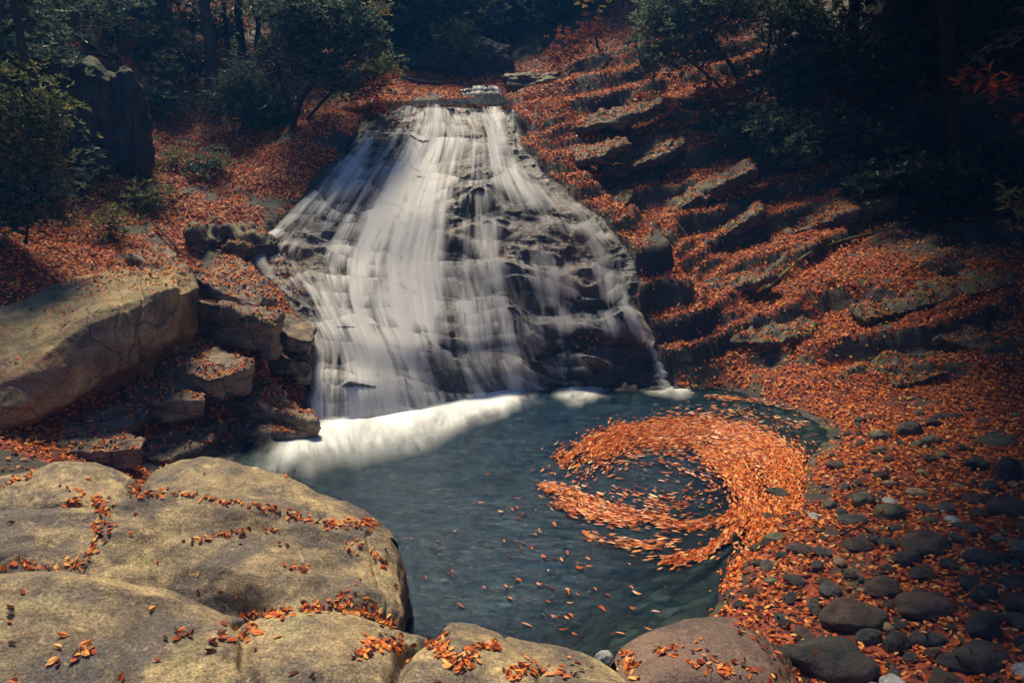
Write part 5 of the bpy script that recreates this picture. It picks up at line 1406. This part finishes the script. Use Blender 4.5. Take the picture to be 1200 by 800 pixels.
# on the square block: mostly its back edge
o, V, F = [s for s in SURF if s[0].name.startswith("granite_block")][0]
c = V[F].mean(1); A = V[F[:, 0]]; nn = np.cross(V[F[:, 1]] - A, V[F[:, 2]] - A); nn /= np.linalg.norm(nn, axis=1)[:, None] + 1e-12
bx, by, _ = project(c)
d = sstep(0.6, 0.85, np.abs(nn[:, 2])) * (sstep(0.0, 0.5, fbm(c * 1.6 + 2, 3)) * 130 + 300 * sstep(352, 318, by) * sstep(-0.3, 0.2, fbm(c * 2.2, 2)) + 8)
P, N = sample_faces(V, F, d, rng)
LP.append(P + N * 0.008); LN.append(N); LS.append(np.full(len(P), 0.052))
# on the foreground boulders: drifts laid along the creases (photo positions, dropped onto the rock)
BOULD = [s for s in SURF if s[0].name.startswith("boulder")]
BT = [(s[0], BVHTree.FromPolygons([tuple(v) for v in s[1]], [tuple(int(i) for i in f) for f in s[2]])) for s in BOULD]
def drop_on_boulder(px, py):
    d = Vector(ray(px, py)).normalized(); o_ = Vector((0, 0, CAM_H)); best = None
    for ob, bt in BT:
        h = bt.ray_cast(o_, d)
        if h[0] is not None and (best is None or h[3] < best[3]): best = (h[0], h[1], ob, h[3])
    return best
DRIFTS = [ # polyline, half width px, count
 ([(160,578),(200,577),(250,585),(300,594),(345,604),(375,612),(410,616),(440,612)], 5, 150),
 ([(112,585),(124,600),(118,622)], 10, 60), ([(150,572),(165,578)], 6, 24), ([(118,622),(110,640)], 6, 10),
 ([(215,634),(250,630),(290,622),(320,622)], 5, 30), ([(330,640),(345,662),(370,660)], 8, 14),
 ([(285,722),(320,718),(365,712),(400,712),(440,722),(462,732)], 6, 170),
 ([(0,668),(30,660),(60,668),(100,660)], 6, 36), ([(80,656),(105,650),(108,645)], 5, 10),
 ([(0,572),(20,560),(38,556)], 4, 30), ([(72,570),(100,578)], 4, 8), ([(80,590),(95,587)], 4, 14), 
 ([(420,772),(440,755),(465,758),(478,768)], 9, 110), ([(505,748),(520,764),(545,780)], 8, 110), ([(545,770),(565,758),(582,755)], 6, 60),
 ([(600,795),(615,780),(650,790),(680,780)], 10, 60), ([(500,742),(524,746)], 4, 26), ([(60,775),(85,770),(100,760)], 7, 14), ([(205,745),(225,742)], 5, 8), ([(250,750),(280,742),(300,735)], 9, 20),
 ([(735,770),(745,790)], 9, 40), ([(810,770),(850,785),(900,800)], 14, 70), ([(860,725),(900,750),(925,785)], 10, 60), ([(770,765),(790,760)], 6, 24),
 ([(402,612),(425,610),(434,620)], 5, 34), ([(405,640),(430,645),(452,660)], 8, 20), ([(400,700),(430,705),(450,730)], 10, 30),
]
bl_pts = []
rb = np.random.default_rng(9)
for pl, w, n in DRIFTS:
    c = catmull(np.array(pl, float), 60)
    for _ in range(n):
        q = c[rb.integers(0, 60)] + rb.normal(size=2) * w * 0.55
        h = drop_on_boulder(*q)
        if h: bl_pts.append(h)
for _ in range(150):                                # strays
    q = (rb.uniform(0, 735), rb.uniform(540, 800))
    h = drop_on_boulder(*q)
    if h and h[1].z > 0.35 and rb.random() < 0.55: bl_pts.append(h)
bl_pts = [h for h in bl_pts if abs(h[1].z) > 0.3]
bp = np.array([h[0][:] for h in bl_pts]); bn = np.array([h[1][:] for h in bl_pts]); bn *= np.where(bn[:, 2:3] < 0, -1, 1)
order = np.argsort(depth_of_all := project(bp)[2])
X_, Y_, D_ = project(bp)
inside = (X_ > 5) & (X_ < 1195) & (Y_ > 5) & (Y_ < 792)
single = [i for i in order if inside[i]][:300]
rest = np.setdiff1d(np.arange(len(bp)), single)
LP.append(bp[rest] + bn[rest] * 0.006); LN.append(bn[rest]); LS.append(np.full(len(rest), 0.044))
# strays on the river stones
for o in list(COL.objects):
    if o.name.split('.')[0] == "stone" and o.scale[0] > 0.09 and rb.random() < 0.8:
        me = o.data
        for _ in range(rb.integers(1, 9)):
            v = me.vertices[int(rb.integers(0, len(me.vertices)))]
            if v.co.z > 0.3:
                p = np.array((Matrix.LocRotScale(o.location, o.rotation_euler, o.scale) @ v.co)[:]); LP.append(p[None] + [[0, 0, .004]]); LN.append(np.array([[v.normal.x, v.normal.y, v.normal.z]])); LS.append(np.array([.045]))
# leaves stranded on the wet slab
SPOT = [((335,312),16,16,150), ((345,335),10,8,50), ((690,405),8,12,40), ((480,158),26,10,40), ((430,150),16,8,60), ((600,300),60,60,14), ((690,330),40,60,18), ((560,200),30,50,14)]
for (cx, cy), sx_, sy_, n in SPOT:
    for _ in range(n):
        d_ = Vector(ray(cx + rb.normal() * sx_, cy + rb.normal() * sy_)).normalized(); h = slab_bm.ray_cast(Vector((0, 0, CAM_H)), d_)
        if h[0] is not None:
            nn_ = h[1] if h[1].dot(d_) < 0 else -h[1]
            LP.append(np.array([h[0] + nn_ * .012])); LN.append(np.array([nn_[:]])); LS.append(np.array([.055]))
P, N, S_ = np.concatenate(LP), np.concatenate(LN), np.concatenate(LS)
V, F = leaf_quads(P, N, rng, S_)
tag(link("leaf_litter", mesh_np("leaf_litter", V, F, M_leaf, False)), "layer of orange fallen leaves covering the banks, ledges and stony shore", "leaves", kind='stuff')
# the 300 nearest ones, each a thing of its own
LM = []
for j in range(8):
    V, F = leaf_quads(np.zeros((1, 3)), np.array([[0, 0, 1.0]]), np.random.default_rng(200 + j), np.array([0.044]), 0.02)
    V = V - V.mean(0)
    LM.append(mesh_np("fallen_leaf", V, F, M_leaf_single, False))
LABELS = {}
for i in single:
    h = bl_pts[i]
    o = link("fallen_leaf", LM[int(rb.integers(0, 8))], loc=bp[i] + bn[i] * 0.009)
    n = Vector(bn[i] + rb.normal(size=3) * 0.22).normalized()
    o.rotation_euler = (n.to_track_quat('Z', 'Y').to_matrix() @ Matrix.Rotation(rb.uniform(0, 6.28), 3, 'Z')).to_euler()
    s = rb.uniform(0.75, 1.25); o.scale = (s, s, s)
    where = {"long": "the long pale boulder along the bottom edge", "broa": "the broad boulder behind the bottom one", "smoo": "the smooth humped or pinkish boulder", "smal": "the small peaked boulder at the left edge"}[h[2]['label'][:4]]
    if h[2]['label'].startswith("smooth pinkish"): where = "the pinkish boulder at the bottom"
    elif h[2]['label'].startswith("smooth"): where = "the smooth humped boulder by the foam"
    tag(o, "orange fallen leaf lying on " + where, "leaf", "fallen leaves on " + where)

# ------------------------------------------------------------------ leaves drifting in the pool: a raft turning around a dark eye
FL = [ # polyline px, half width, count
 ([(662,540),(690,522),(725,508),(770,502),(815,500),(860,506),(900,520),(925,540),(930,565)], 9, 3400),
 ([(790,508),(830,508),(870,516),(905,535),(920,560),(915,590),(900,620)], 19, 6200),
 ([(700,530),(740,514),(790,512)], 14, 1500),
 ([(830,530),(855,545),(872,570),(880,600)], 12, 1500),
 ([(905,600),(895,630),(880,655),(862,690)], 12, 1300),
 ([(640,572),(665,578),(700,592),(735,604),(770,608)], 7, 520),
 ([(655,590),(700,606),(745,612)], 7, 320),
 ([(770,612),(810,618),(850,612),(872,596)], 6, 380),
 ([(780,660),(820,652),(850,632),(872,610)], 6, 320),
 ([(680,560),(700,548),(740,540),(790,545),(830,560)], 16, 260),
 ([(720,575),(760,590),(800,592),(840,580)], 16, 240),
 ([(690,628),(740,640),(790,640)], 9, 130),
 ([(610,600),(640,640),(690,690),(760,720)], 34, 90),
 ([(500,640),(580,690),(660,730)], 44, 50),
 ([(830,466),(880,470),(930,478)], 3, 160), ([(850,480),(900,490),(950,500)], 10, 90), ([(560,560),(620,570),(680,545)], 26, 30),
]
FPp, FHh = [], []
rf = np.random.default_rng(21)
for pl, w, n in FL:
    n = int(n * (2.5 if n > 270 else 0.55 if w > 20 else 1.2))
    c = catmull(np.array(pl, float), 120)
    tg = np.gradient(c, axis=0)
    s = rf.random(n); i = np.clip((s * 119).astype(int), 0, 118)
    br = 0.5 + 0.9 * np.clip(perlin(np.c_[s * 14 + w, s * 0, s * 0 + n]) + 0.4, 0, 1)
    q = c[i] + (rf.normal(size=(n, 2)) * 0.7 + 0.95 * rf.normal(size=(n, 2)) * (rf.random((n, 1)) < .35)) * w * br[:, None] * [1.0, 0.7]
    lat = (q - c[i]) / w
    kp = perlin(np.c_[s * 9, (lat[:, 0] + lat[:, 1]) * 2.6 + n, s * 0]) + 0.35 * perlin(np.c_[s * 26, lat[:, 1] * 5 + n, s * 0]) > (-0.12 if n > 270 else -9)
    for (x, y), t2 in zip(q[kp], tg[i][kp]):
        a = on_z(x, y, 0.0); b2 = on_z(x + t2[0] * 2, y + t2[1] * 2, 0.0)
        FPp.append([a[0], a[1], 0.016 + rf.random() * 0.010]); FHh.append((b2 - a) / (np.linalg.norm(b2 - a) + 1e-9))
FPp, FHh = np.array(FPp), np.array(FHh)
RSZ = rf.uniform(0.018, 0.042, len(FPp))
V, F = leaf_quads(FPp, np.tile([0, 0, 1.0], (len(FPp), 1)), rf, RSZ, 0.12, FHh, 2.3)
V[:, 2] = np.clip(V[:, 2], 0.009, 0.06)
tag(link("floating_leaves", mesh_np("floating_leaves", V, F, M_leaf_float, False)), "raft of orange leaves swirling around a dark eye in the pool", "leaves", kind='stuff')

# ------------------------------------------------------------------ thin blue scattering volume, added to lift the dark tones to navy
hb = bmesh.new()
bmesh.ops.create_cube(hb, size=1.0)
for v in hb.verts: v.co = Vector((v.co.x * 120, v.co.y * 110 + 22, v.co.z * 65 + 28.5))
hm = bpy.data.meshes.new("navy_lift_haze"); hb.to_mesh(hm); hb.free()
k = NT("navy_lift_volume")
k.t.nodes.remove(k.b)
pv = k.n("ShaderNodeVolumePrincipled")
pv.inputs["Color"].default_value = (0.06, 0.36, 1.0, 1)
pv.inputs["Density"].default_value = 0.0028
pv.inputs["Anisotropy"].default_value = 0.0
k.l(pv.outputs[0], k.out.inputs["Volume"])
hm.materials.append(k.m)
tag(link("navy_lift_haze", hm), kind='stuff')
